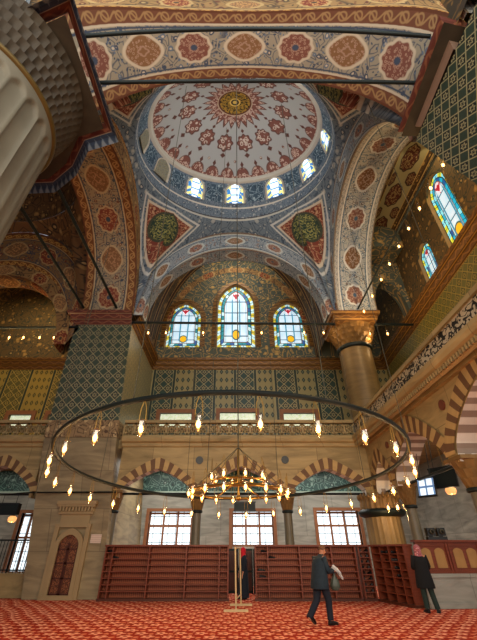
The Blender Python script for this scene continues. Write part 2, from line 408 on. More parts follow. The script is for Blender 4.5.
def dome_fn(pal):
    base,red,redd,goldd,n1,n2=pal
    def fn(g):
        u,v=g.uv()   # u turn 0..1, v radius 0..1
        o=C(base)
        def rosette(o,n,v0,rad,off=0.,tips=True):
            a=g.cell(u+off,1./n)*(2*PI*v0); b=v-v0
            th=g.ang(b,a); r=g.hyp(a,b)-g.cos(th*8.)*(rad*.10)
            sp,_=g.vor(g.vec(u*(14.*v0),v*2.4,1.),9.)
            f=g.mix(g.step(g.abs(sp-.35),.10,.06),C(red),C('cbb9a6'))
            if tips:
                t=g.abs(a)+g.abs(g.abs(b)-rad*1.5)
                o=g.mix(g.step(t,rad*.30,.006),o,C(redd))
            o=g.mix(g.step(r,rad*1.03,.006),o,C(redd))
            return g.mix(g.step(r,rad*.86,.006),o,f)
        o=rosette(o,n1,.585,.098)
        o=rosette(o,n1,.79,.014,.5/n1,False)
        # scallops at the rim
        a=g.cell(u,1./n2)*(2*PI*.92); th=g.hyp(a,(v-.93)*1.1)
        sp,_=g.vor(g.vec(u*14.,v*2.4,5.),11.)
        f=g.mix(g.step(g.abs(sp-.35),.10,.06),C(red),C('c9ab97'))
        tip=g.abs(a)*1.4+g.abs(v-.825)
        o=g.mix(g.step(tip,.035,.006),o,C(redd))
        o=g.mix(g.step(th,.086,.006),o,C(redd)); o=g.mix(g.step(th,.076,.006),o,f)
        o=g.mix(v>.935,o,f); o=g.mix(g.step(g.abs(v-.962),.008,.004),o,C('c4bfae'))
        o=g.mix(v>.968,o,C('9c8a70'))
        # sun disc
        k=g.abs(g.cell(u,1./24))*24.*2.
        o=g.mix(g.step(v+k*.11,.41,.008),o,C(redd)); 
        sp2,_=g.vor(g.vec(u*6.,v*2.4,9.),11.)
        o=g.mix(g.step(v+k*.10,.38,.008),o,g.mix(g.step(g.abs(sp2-.35),.12,.06),C(red),C('c4a794')))
        o=g.mix(g.step(v,.222,.004),o,C('b9a184')); o=g.mix(g.step(v,.21,.004),o,C('5e3322'))
        n=g.noise(g.vec(u*9.,v*9.,0.),4.,2.,1.)
        o=g.mix(g.step(v,.19,.004),o,g.mix(g.step(n,.52,.05),C('2e2a18'),C(goldd)))
        o=g.mix(g.step(g.abs(v-.06),.008,.004),o,C('d6b25a')); o=g.mix(g.step(v,.05,.003),o,C('3b3320')); o=g.mix(g.step(v,.028,.003),o,C('cfa950'))
        return o
    return fn
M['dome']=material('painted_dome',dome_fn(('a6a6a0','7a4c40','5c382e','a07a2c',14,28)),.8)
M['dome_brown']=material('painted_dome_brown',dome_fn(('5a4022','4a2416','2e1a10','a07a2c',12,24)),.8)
def pend_fn(g):
    u,v=g.uv()   # metres from the corner line, metres up
    o=swirl(g,u,v,3.0,C('687680'),C('3c4c5c'),C('969c98'),C('aeaea2'))
    au=g.abs(u)
    tri=g.either(au-(v-3.2)*.46,(v-6.8)+au*.1)
    red=swirl(g,u,v,4.2,C('74382a'),C('b08a6a'),C('4e2a20'),C('b08a6a'))
    o=g.mix(g.step(tri,.0,.02),o,red)
    o=g.mix(g.step(g.abs(tri-.05),.06,.02),o,C('c2b9a4')); o=g.mix(g.step(g.abs(tri-.30),.05,.02),o,C('bcc0bb'))
    r=g.hyp(u,v-5.75)
    o=g.mix(g.step(r,1.0,.02),o,C('3c4030')); 
    n=g.noise(g.vec(u,v,2.),3.2,2.,2.)
    o=g.mix(g.step(r,.86,.02),o,g.mix(g.step(g.abs(n-.5),.05,.02),C('24382c'),C('8c8a4e')))
    return o
M['pendentive']=material('painted_pendentive',pend_fn,.8)
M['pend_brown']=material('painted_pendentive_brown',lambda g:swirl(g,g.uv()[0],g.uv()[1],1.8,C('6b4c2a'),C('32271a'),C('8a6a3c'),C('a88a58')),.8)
def drum_fn(g):
    u,v=g.uv()   # u turn*12, v metres up
    c=g.abs(g.frac(u)-.5)          # .5 at window centres (u integer), 0 between windows
    o=swirl(g,u*2.8,v,3.8,C('6c7a86'),C('425262'),C('969e9e'),C('b0b2ac'))
    pan=g.step(g.either(c-.20,g.abs(v-1.95)*.28-.17),0.,.01)
    p2=swirl(g,u*2.8,v,3.4,C('3c5262'),C('8fa3aa'),C('26394a'),C('a9b9bb'))
    o=g.mix(pan,o,p2)
    o=g.mix(g.step(g.abs(v-.98),.05,.01),o,C('c9c6b8')); o=g.mix(g.step(g.abs(v-.12),.09,.01),o,C('b5b3a4')); o=g.mix(g.step(g.abs(v-.30),.04,.01),o,C('44392f'))
    return o
M['drum']=material('painted_drum',drum_fn,.8)
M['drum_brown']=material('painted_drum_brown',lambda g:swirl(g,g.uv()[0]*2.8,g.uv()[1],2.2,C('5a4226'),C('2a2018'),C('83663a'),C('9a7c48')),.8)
def wallpaint(bg,c1,c2,sc=1.35,line=None):
    return lambda g:swirl(g,g.uv()[0],g.uv()[1],sc,C(bg),C(c1),C(c2),C(line or bg))
M['upper_paint']=material('painted_upper_wall',wallpaint('4c544a','a3854f','39454a',2.4,'b89a60'),.8)
M['upper_paint_warm']=material('painted_upper_wall_warm',wallpaint('5e4c2e','34382e','94743f',2.4,'a98a50'),.8)
M['upper_dark']=material('painted_vault',wallpaint('3c3222','7a5a2c','59442a',1.9,'8a6836'),.8)
def vault_fn(g):
    u,v=g.uv()
    o=swirl(g,u,v,1.5,C('4e3e28'),C('2c241a'),C('7a5e34'),C('8a6c40'))
    k=g.cell(v,1.3)
    o=g.mix(g.step(g.abs(k),.16,.02),o,C('3a2417')); return g.mix(g.step(g.abs(g.abs(k)-.22),.03,.01),o,C('b08a50'))
M['vault']=material('banded_vault',vault_fn,.8)
def olive_ceiling(g):
    u,v=g.uv()
    o=C('8a8460')
    o=medal(g,u,v,2.4,.72,C('30201a'),C('4a221a'),C('8d7c50'),o,lobes=8.)
    o2=medal(g,u+1.2,g.abs(v)-.95,2.4,.36,C('30201a'),C('4a221a'),C('8d7c50'),o,lobes=6.)
    o=g.mix(g.abs(v)>.55,o,o2)
    e=g.abs(v)-1.25
    b=swirl(g,u,v,4.,C('4e3a1e'),C('2c1a12'),C('9a7a42'),C('9a7a42'))
    o=g.mix(e>0.,o,b); 
    for q,c in ((.02,'a58c54'),(.34,'2a1a12'),(.46,'a58c54'),(.74,'2a1a12')): o=g.mix(g.step(g.abs(e-q),.035,.01),o,C(c))
    return o
M['olive']=material('olive_painted_ceiling',olive_ceiling,.8)
M['marble']=material('warm_marble_blocks',stone('70603e','b09968',1.9,1.15,'54462f'),.6)
M['pier_marble']=material('pier_marble',stone('625540','998a68',2.1,1.5,'4e4233',1.2),.6)
M['marble_grey']=material('grey_marble',stone('5f625c','9d9d92',1.6,2.2,'4c4c46',1.3),.5)
M['marble_pale']=material('pale_marble',stone('a39b88','cfc7b2',1.4,3.,'7c7463'),.5)
def stripe(c1,c2,wid):
    def fn(g):
        u,v=g.uv(); n=g.noise(g.vec(u,v,0.),2.5,3.)
        k=g.frac(u*(1./wid))>.5
        o=g.mix(k,C(c1),C(c2)); return g.mix((n-.3)*.5,o,C('4a3a2a'))
    return fn
M['voussoir']=material('striped_voussoirs',stripe('b0935f','664a32',.37),.65)
M['voussoir_soffit']=material('striped_soffit_lit',stripe('cfc9bc','8a7b6e',.37),.65)  # paler than the ring stones: window light put into the stripe colours
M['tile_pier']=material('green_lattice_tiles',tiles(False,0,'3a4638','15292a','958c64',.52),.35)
M['tile_pale']=material('pale_lattice_tiles',tiles(False,0,'86805c','44544a','a89a70',.36),.35)
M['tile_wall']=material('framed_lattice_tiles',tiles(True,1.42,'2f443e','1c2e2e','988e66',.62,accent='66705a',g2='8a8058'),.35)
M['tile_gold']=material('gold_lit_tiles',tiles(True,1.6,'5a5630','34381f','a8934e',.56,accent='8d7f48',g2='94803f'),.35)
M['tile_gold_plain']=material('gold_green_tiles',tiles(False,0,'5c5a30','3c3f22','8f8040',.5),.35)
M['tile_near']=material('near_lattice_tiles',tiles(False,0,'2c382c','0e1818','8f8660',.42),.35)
def teal_fn(g):
    u,v=g.uv()
    o=swirl(g,u,v,3.6,C('274b46'),C('6d9186'),C('16302f'),C('8ba69b'))
    o=g.mix(g.step(g.abs(g.cell(v,1.25)),.05,.01),o,C('9cb3a4'))
    return o
M['teal']=material('teal_floral_tiles',teal_fn,.35)
def frieze_fn(g):
    u,v=g.uv(); a=g.cell(u,.62); b=v
    o=swirl(g,u,v,3.4,C('8a7250'),C('4c3826'),C('b59c70'),C('b59c70')); return o
M['frieze']=material('carved_frieze',frieze_fn,.6)
def cornice_fn(bg,fg,li):
    def fn(g):
        u,v=g.uv(); wob=g.abs(g.cell(v,.36)-g.sin(u*9.)*.07)
        o=g.mix(g.step(wob,.035,.015),C(bg),C(fg))
        d,_=g.vor(g.vec(u,v,0.),5.); o=g.mix(g.step(d,.22,.05),o,C(fg))
        return g.mix(g.step(g.abs(g.cell(v,.36)),-.1,.01),o,C(li)) if 0 else g.mix(g.step(g.m('SUBTRACT',.18,g.abs(g.cell(v,.36))),.022,.008),o,C(li))
    return fn
M['cornice_red']=material('red_painted_cornice',cornice_fn('5a2c20','7a4a32','8a7a66'),.6)
M['cornice_gold']=material('gilded_cornice',cornice_fn('5c3e1c','7d5828','a98040'),.42,.2)
M['muqarnas']=material('muqarnas_stone',flatc('40382a',.35,2.),.7)
M['fluted']=material('fluted_stone',flatc('6c6756',.2,1.1),.65)
M['gold_ring']=material('gold_leaf',flatc('5e4c24',.25,3.),.4,.4)
M['capital']=material('gilded_stone_capital',flatc('7d6036',.35,3.),.5,.15)
M['column']=material('brown_marble_shaft',stone('55452a','7c6640',9.,1.9,'564733',.8),.4)
M['small_col']=material('grey_green_shaft',flatc('5c5646',.2,2.),.35)
M['iron']=material('black_iron',flatc('16201f',.2,2.),.5,.3)
M['bronze']=material('dark_bronze',flatc('4a4636',.2,5.),.45,.5)
M['dark']=material('black_plastic',C('121618'),.4)
M['wood']=material('red_brown_wood',lambda g:g.mix(g.noise(g.vec(g.uv()[0]*1.,g.uv()[1]*9.,0.),2.,4.),C('4a2216'),C('83402a')),.45)
M['wood_dark']=material('dark_wood',lambda g:g.mix(g.noise(g.vec(g.uv()[0]*7.,g.uv()[1]*1.,0.),2.,4.),C('2e1610'),C('5c3020')),.45)
M['wood_back']=material('ribbed_wood_back',lambda g:g.mix(g.abs(g.cell(g.uv()[0],.075))*(1/.0375)*.8,C('6a3320'),C('a05a3c')),.55)
M['wood_frame']=material('window_wood',flatc('8a5a3a',.15,4.),.5)
M['pale_wood']=material('pale_wood',flatc('b9a67e',.15,4.),.6)
M['panel_gold']=material('tan_inlay',flatc('a07a48',.2,3.),.5)
M['white_paint']=material('white_paint',flatc('c9c4b4',.08,2.),.6)
def carpet_fn(g):
    u,v=g.uv()
    row=g.m('FLOOR',v*(1./.36)); uu=u+row*.24
    jn=g.noise(g.vec(u,v,0.),.7,1.); uu=uu+(jn-.5)*.3; v=v+(g.noise(g.vec(v,u,4.),.7,1.)-.5)*.3
    a=g.cell(uu,.48); b=g.cell(v,.36); th=g.ang(b,a); r=g.hyp(a,b*1.0)
    n=g.noise(g.vec(u,v,0.),.35,3.)
    o=g.mix(g.noise(g.vec(u,v,0.),.9,5.),C('6e1a10'),C('ae3420'))
    fl=g.step(r-g.cos(th*5.)*.035,.125,.012)
    o=g.mix(fl,o,C('e09a7c')); o=g.mix(g.step(r,.045,.01),o,C('8a1f12'))
    a2=g.cell(uu+.24,.48); b2=g.cell(v+.05,.36); s=g.abs(g.hyp(a2,b2)-.10)
    o=g.mix(g.step(g.hyp(a2,b2),.06,.01),o,C('d07c58'))
    f,_=g.vor(g.vec(u,v,0.),9.)
    o=g.mix(g.step(f,.20,.06)*.7,o,C('d98a66'))
    return o
M['carpet']=material('red_floral_carpet',carpet_fn,.95,spec=.05)
# stained glass: UV x along the outline, y 1 at the edge to 0 in the middle
def stained_border(cols,st_):
    def fn(g):
        u,v=g.uv()
        wn=g.n('ShaderNodeTexWhiteNoise'); wn.noise_dimensions='1D'; g.put(wn.inputs['W'],g.m('FLOOR',u)); r=S(g,wn.outputs[0])
        o=g.mix(r>.55,C(cols[0]),C(cols[1])); o=g.mix(r>.8,o,C(cols[2]))
        in2=g.frac(g.m('FLOOR',u+.5)*.5)>.3
        inner=g.mix(in2,C(cols[3]),C(cols[1]))
        o=g.mix(v>.5,inner,o)
        led=g.either(g.step(g.m('SUBTRACT',.5,g.abs(g.frac(u)-.5)),.05,.02),g.step(g.abs(v-.5),.06,.02))
        led=g.either(led,g.step(g.m('SUBTRACT',.5,g.abs(v-.5)),.05,.02))
        return g.mix(led,o,C('0c1a20'))
    return fn
def stained_mid(g):
    u,v=g.uv()   # metres from the centre line, 0..1 up
    o=g.mix(g.noise(g.vec(u,v*3.,0.),1.6,2.),C('86aeca'),C('dceaf0'))
    o=g.mix(g.step(g.abs(g.cell(u+.0,.52)),.012,.008),o,C('20323c'))
    o=g.mix(g.step(g.m('SUBTRACT',.09,g.abs(g.cell(v,.18))),.008,.004),o,C('2c4650'))
    r=g.hyp(u,(v-.20)*4.); o=g.mix(g.step(r,.26,.02),o,C('d8a21c')); o=g.mix(g.step(g.abs(r-.28),.04,.02),o,C('2b4a3a'))
    t=g.abs(u)*1.5+g.abs(v-.86)*3.4; vr,rr=g.vor(g.vec(g.abs(u),v*3.,0.),7.)
    o=g.mix(g.step(t,.46,.03)*(vr>.16),o,g.mix(rr>.5,C('9c1f2c'),C('e6c8d0')))
    o=g.mix(g.step(g.abs(g.abs(u)-.30),.045,.01)*g.step(g.abs(v-.46),.30,.01),o,C('3f7f98')); return o
M['stained_border']=material('stained_border',stained_border(('2a7f8c','b8dce4','2f5590','c4b238'),0),.3,emit=.75)
M['stained_mid']=material('stained_middle',stained_mid,.3,emit=.95)
M['stained_right']=material('stained_border_blue',stained_border(('1f9fc0','7fd6ea','1f4f8c','cfd23c'),0),.3,emit=.9)
M['clear_glow']=material('day_pane',lambda g:g.mix(g.either(g.step(g.abs(g.cell(g.uv()[0]+.2,.42)),.02,.01),g.step(g.abs(g.cell(g.uv()[1],.42)),.02,.01)),C('d4e2e8'),C('48545c')),.3,emit=1.7)
M['blue_glow']=material('blue_day_pane',lambda g:g.mix(g.noise(g.vec(g.uv()[0],g.uv()[1],0.),7.,2.,1.),C('7f8a5a'),C('e6ecd8')),.3,emit=.95)
M['drum_glass']=material('drum_pane',lambda g:g.mix(g.step(g.abs(g.uv()[0]+.0)+g.abs(g.uv()[1]-.5)*.25,.28,.02),g.mix(g.vor(g.vec(g.uv()[0],g.uv()[1]*1.5,0.),6.)[1]>.45,C('2f6fa8'),C('d2cc7a')),g.mix(g.step(g.abs(g.cell(g.uv()[1]+.05,.27)),.025,.01),C('dcebf6'),C('4a80a8'))),.3,emit=1.1)
M['bulb']=material('bulb_glow',C('ffc070'),.4,emit=9.)
def glass(name,tint,op):
    m=bpy.data.materials.new(name); m.use_nodes=True; nt=m.node_tree; nt.nodes.clear()
    o=nt.nodes.new('ShaderNodeOutputMaterial'); t=nt.nodes.new('ShaderNodeBsdfTransparent'); gl=nt.nodes.new('ShaderNodeBsdfGlossy'); mx=nt.nodes.new('ShaderNodeMixShader')
    t.inputs[0].default_value=tint; gl.inputs['Roughness'].default_value=.08; gl.inputs[0].default_value=(1,.95,.85,1); mx.inputs[0].default_value=op
    nt.links.new(t.outputs[0],mx.inputs[1]); nt.links.new(gl.outputs[0],mx.inputs[2]); nt.links.new(mx.outputs[0],o.inputs[0]); return m
M['lamp_glass']=glass('lamp_glass',(1,.93,.78,1),.16)
M['skin']=material('skin',C('b07a5e'),.5)
M['navy']=material('navy_jacket_cloth',lambda g:g.mix(g.noise(g.obj(),14.,3.),C('0c1822'),C('1c2f3b')),.8)
M['trouser']=material('dark_trouser_cloth',C('121a26'),.85)
M['green_trouser']=material('dark_green_trouser_cloth',C('1c2c28'),.85)
M['black_cloth']=material('black_cloth',lambda g:g.mix(g.noise(g.obj(),9.,3.),C('050709'),C('101316')),.85)
M['navy_robe']=material('navy_robe_cloth',C('0e1824'),.85)
M['red_scarf']=material('red_scarf_cloth',C('b01424'),.8)
M['pink_scarf']=material('patterned_scarf_cloth',lambda g:swirl(g,g.obj().g.uv()[0]*1.5,g.uv()[1]*1.5,9.,C('a35a60'),C('4c3038'),C('c9a0a0'),C('c9a0a0')),.8)
M['hair']=material('brown_hair',C('5a3a26'),.7)
M['shoe']=material('black_shoe_leather',C('0e0e10'),.4)
M['pierced']=material('painted_scroll_stone',lambda g:g.mix(g.step(g.abs(g.noise(g.vec(g.uv()[0],g.uv()[1],0.),4.6,1.,1.2)-.5),.07,.01)*1.,C('b3a486'),C('14120e')),.6)  # black swirls painted on a solid slab for the dark behind openings
M['door_carved']=material('carved_door_wood',lambda g:g.mix(g.step(g.abs(g.noise(g.vec(g.uv()[0],g.uv()[1],0.),16.,1.,1.)-.5),.05,.02),C('4a2a18'),C('8a5434')),.5)
M['cap_blue']=material('blue_white_scallops',lambda g:g.mix(g.step(g.abs(g.cell(g.uv()[0],.22))-g.uv()[1]*.25,.03,.02),C('6c7278'),C('2c3646')),.7)
M['pink_stone']=material('pink_plaster',flatc('7a6250',.1,2.),.7)
M['kiosk_body']=material('fluted_tan_wood',flatc('7d6640',.2,2.),.5)
M['surround']=material('door_stone',flatc('98845f',.1,2.),.6)
M['bag']=material('grey_plastic_bag',C('3a443c'),.35)
M['white_item']=material('pale_shoe_leather',C('a8a8a8'),.5)
M['brass']=material('brass',C('8a6a30'),.35,.8)
M['paper']=material('paper_notice',lambda g:g.mix(g.step(g.abs(g.cell(g.uv()[1],.07)),.012,.006)*(g.abs(g.uv()[0]-0.)<99.),C('c9b8a8'),C('b79f92')),.7)
def screen_fn(g):
    u,v=g.uv(); k=g.either(g.step(g.abs(g.cell(u,.28)),.11,.01)*1.,0.)*g.step(g.abs(g.cell(v,.34)),.13,.01)
    return g.mix(k,C('4a6a94'),C('cfe2ee'))
M['screen']=material('lit_screen',screen_fn,.3,emit=.9)
M['lantern']=material('orange_lantern_glow',C('e0a060'),.4,emit=1.2)
# ---------------------------------------------------------------- the setting
plR=lambda u,z,w:(10.1+.05*(u-9)+w,u,z)
ZC=12.94; YA=16.8; YB=22.5; YS=16.6
# floor
f=MB(); f.quad([(-22,-9,0),(16,-9,0),(16,YB+.4,0),(-22,YB+.4,0)]); st(f,'floor',M['carpet'],'red carpet patterned all over with pale flowers')
# back wall, one piece with all its windows
UPW=[(-5.28,-2.62,14.1,16.7,18.2,.15),(-1.42,1.58,14.1,18.0,20.1,.15),(2.95,5.55,14.1,16.7,18.25,.15)]
SMW=[(-4.95,-2.85,8.15,9.1),(-1.0,1.35,8.15,9.15),(3.2,5.3,8.15,9.1),(-14.9,-13.4,8.1,9.0),(-12.3,-11.5,8.1,9.0)]
LOW=[(-4.85,-2.45,1.7,3.38),(-.15,2.15,1.7,3.38),(4.65,7.0,1.7,3.42)]
ops=UPW+[(a,b,c,d,d) for a,b,c,d in SMW+LOW]+[(-12.1,-10.7,.5,3.3,3.3),(-9.2,-7.4,13.2,15.2,16.2,.1),(7.35,8.9,13.2,14.9,15.8,.1)]
def seg(z0,z1,name,m,x0=-19,x1=11.2,lab=None):
    mb=MB(); o2=[o for o in ops if o[2]>=z0-.01 and o[4]<=z1+.01 and o[0]>=x0 and o[1]<=x1]
    wall(mb,plY(YB),x0,x1,z0,z1,o2,.5,0,0); st(mb,name,m,lab)
seg(0,4.3,'wall_back',M['marble_grey']); seg(4.3,5.95,'wall_back_tiled',M['teal'])
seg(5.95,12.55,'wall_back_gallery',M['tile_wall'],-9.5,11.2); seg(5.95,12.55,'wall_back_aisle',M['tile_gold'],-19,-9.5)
seg(12.55,24.5,'wall_back_upper',M['upper_paint'],-9.5,11.2); seg(12.55,24.5,'wall_back_aisle_upper',M['upper_paint_warm'],-19,-9.5)
# wall arch rings painted around the upper windows
for i,(c,a,zs,h) in enumerate([(.12,5.2,15.2,6.2)]):
    mb=MB(); ringface(mb,plY(YB-.04),curve_pts(c,a,zs,h),curve_pts(c,a+.55,zs,h+.55),0); st(mb,'trim_1',M['ring_brown'],'brown painted arch band on the wall around the upper windows')
for i,o in enumerate(UPW):
    c=(o[0]+o[1])/2;a=(o[1]-o[0])/2
    mb=MB(); out=[(c+x,o[2]+z) for x,z in outline(a*2+.7,o[4]-o[2]+.35,o[3]-o[2])]; inn=[(c+x,o[2]+z) for x,z in outline(a*2,o[4]-o[2],o[3]-o[2])]
    n=len(out)
    for k in range(1,n-1+1):
        p,q,r,s_=out[k],out[(k+1)%n],inn[(k+1)%n],inn[k]
        mb.quad([(p[0],YB-.06,p[1]),(q[0],YB-.06,q[1]),(r[0],YB-.10,r[1]),(s_[0],YB-.10,s_[1])])
    st(mb,'trim_%d'%(i+2),M['cornice_gold'])
# gallery floor and its edge
mb=MB()
mb.box(-19,YA,5.55,-8.95,YB,5.95); mb.box(-8.95,YA+.2,5.55,10.9,YB,5.95); mb.box(5.95,2.0,5.55,10.0,YA+.2,5.95)
st(mb,'ceiling_gallery_floor',M['marble'])
mb=MB(); wall(mb,plX(-19),-2,YB,0,24,[(3,7,0,3.8,5,.5),(9,13,0,3.8,5,.5),(7,12,8,12,15,.2)],-.5); st(mb,'wall_left',M['pier_marble'])
# lower arcade along the back
ARC=[(-5.05,-1.95,0,3.75,4.62,.72),(-1.35,1.95,0,3.75,4.72,.72),(2.6,5.75,0,3.75,4.62,.72)]
mb=MB(); wall(mb,plY(YA),-5.25,6.4,3.45,5.75,ARC,.55,0,1,20); st(mb,'wall_arcade',[M['marble'],M['voussoir_soffit']])
def voussoirs(pl,o,w,name_i,t=.42,soff=None):
    c=(o[0]+o[1])/2;a=(o[1]-o[0])/2; mb=MB()
    c0=curve_pts(c,a,o[3],o[4]-o[3],40,o[5]); c1=[(c+(u-c)*(a+t)/a,o[3]+(z-o[3])*(1+t*1.15/(o[4]-o[3])) if z>o[3] else z,L) for u,z,L in c0]
    P=[[pl(u,z,w) for u,z,L in c0],[pl(u,z,w) for u,z,L in c1]]; m=c0[-1][2]/2
    U=[[(L-m+.125,0) for u,z,L in c0],[(L-m+.125,1) for u,z,L in c1]]
    mb.grid(P,U,smooth=False)
    return st(mb,name_i,M['voussoir'],'pointed arch ring of alternating cream and brown stones')
ti=5
for ri,o in enumerate(ARC): voussoirs(plY(YA),o,-.03-.015*(ri%2),'trim_%d'%ti); ti+=1
LARC=[(-12.1,-9.0,0,3.7,4.75,.7),(-16.4,-13.1,0,3.7,4.85,.5)]
mb=MB(); wall(mb,plY(YA),-19,-8.9,3.45,5.75,LARC,.55,0,1,20); st(mb,'wall_arcade_left',[M['marble'],M['voussoir_soffit']])
for ri,o in enumerate(LARC): voussoirs(plY(YA),o,-.03-.015*ri,'trim_%d'%ti); ti+=1
# entablature mouldings under the rails
prof=[(0,5.55),(.08,5.6),(.10,5.72),(.22,5.78),(.26,5.9),(.26,6.02),(-.2,6.02)]
mb=MB(); molding(mb,[(-5.3,YA),(5.75,YA),(5.75,2.2)],prof); st(mb,'trim_%d'%ti,M['marble_pale'] if 0 else M['marble'],'stone moulding below the gallery rail'); ti+=1
mb=MB(); molding(mb,[(-19,YA),(-8.9,YA)],prof); st(mb,'trim_%d'%ti,M['marble']); ti+=1
# big back left pier
mb=MB()
def prism(mb,q0,z0,q1,z1,mi=0,mis=None):
    n=len(q0)
    for i in range(n):
        j=(i+1)%n; k=mis[i] if mis else mi
        a,b=Vector(q0[i]),Vector(q0[j]); L=(b-a).length
        u0=q0[i][0] if abs(q0[j][0]-q0[i][0])>abs(q0[j][1]-q0[i][1]) else q0[i][1]; u1=q0[j][0] if abs(q0[j][0]-q0[i][0])>abs(q0[j][1]-q0[i][1]) else q0[j][1]
        mb.quad([(q0[i][0],q0[i][1],z0),(q0[j][0],q0[j][1],z0),(q1[j][0],q1[j][1],z1),(q1[i][0],q1[i][1],z1)],[(u0,z0),(u1,z0),(u1,z1),(u0,z1)],k)
    mb.quad([(x,y,z1) for x,y in q1],mi=mi)
R4=lambda x0,y0,x1,y1:[(x0,y0),(x1,y0),(x1,y1),(x0,y1)]
prism(mb,R4(-8.0,16.55,-5.02,22.5),0,R4(-8.95,16.55,-5.55,22.5),5.95)
st(mb,'wall_pier_left',M['pier_marble'],'battered marble pier with a small carved door')
mb=MB(); prism(mb,R4(-8.95,16.5,-5.55,22.5),5.95,R4(-8.95,16.5,-5.57,22.5),6.75); st(mb,'trim_%d'%ti,M['frieze'],'carved stone band across the pier at rail height'); ti+=1
mb=MB(); prism(mb,R4(-9.0,16.6,-5.62,22.5),6.75,R4(-9.1,16.6,-5.9,22.5),12.3,0,[0,1,0,0]); st(mb,'wall_pier_left_tiled',[M['tile_pier'],M['tile_pale']],'tall face of green lattice tiles on the pier')
# main cornice: pier, side and back wall
cprof=[(0,12.25),(.06,12.3),(.10,12.5),(.22,12.56),(.30,12.78),(.42,12.84),(.46,13.0),(-.3,13.06)]
CPR=cprof
def cornice(path,m,lab=None,pr=cprof):
    global ti
    mb=MB(); molding(mb,path,pr); st(mb,'trim_%d'%ti,m,lab); ti+=1
cornice([(-9.15,YB),(-9.15,16.6),(-5.9,16.6)],M['cornice_red'],'red painted cornice on top of the tiled pier')
cornice([(-5.9,16.6),(-5.9,YB),(10.8,YB)],M['cornice_gold'],'gilded cornice running under the upper windows')
cornice([(-19,YB),(-9.1,YB)],M['cornice_gold'],'gilded cornice in the left aisle, glowing under the lamps')
cornice([(10.78,YB),(9.75,2)],M['cornice_gold'],'long gilded cornice under the two stained windows')
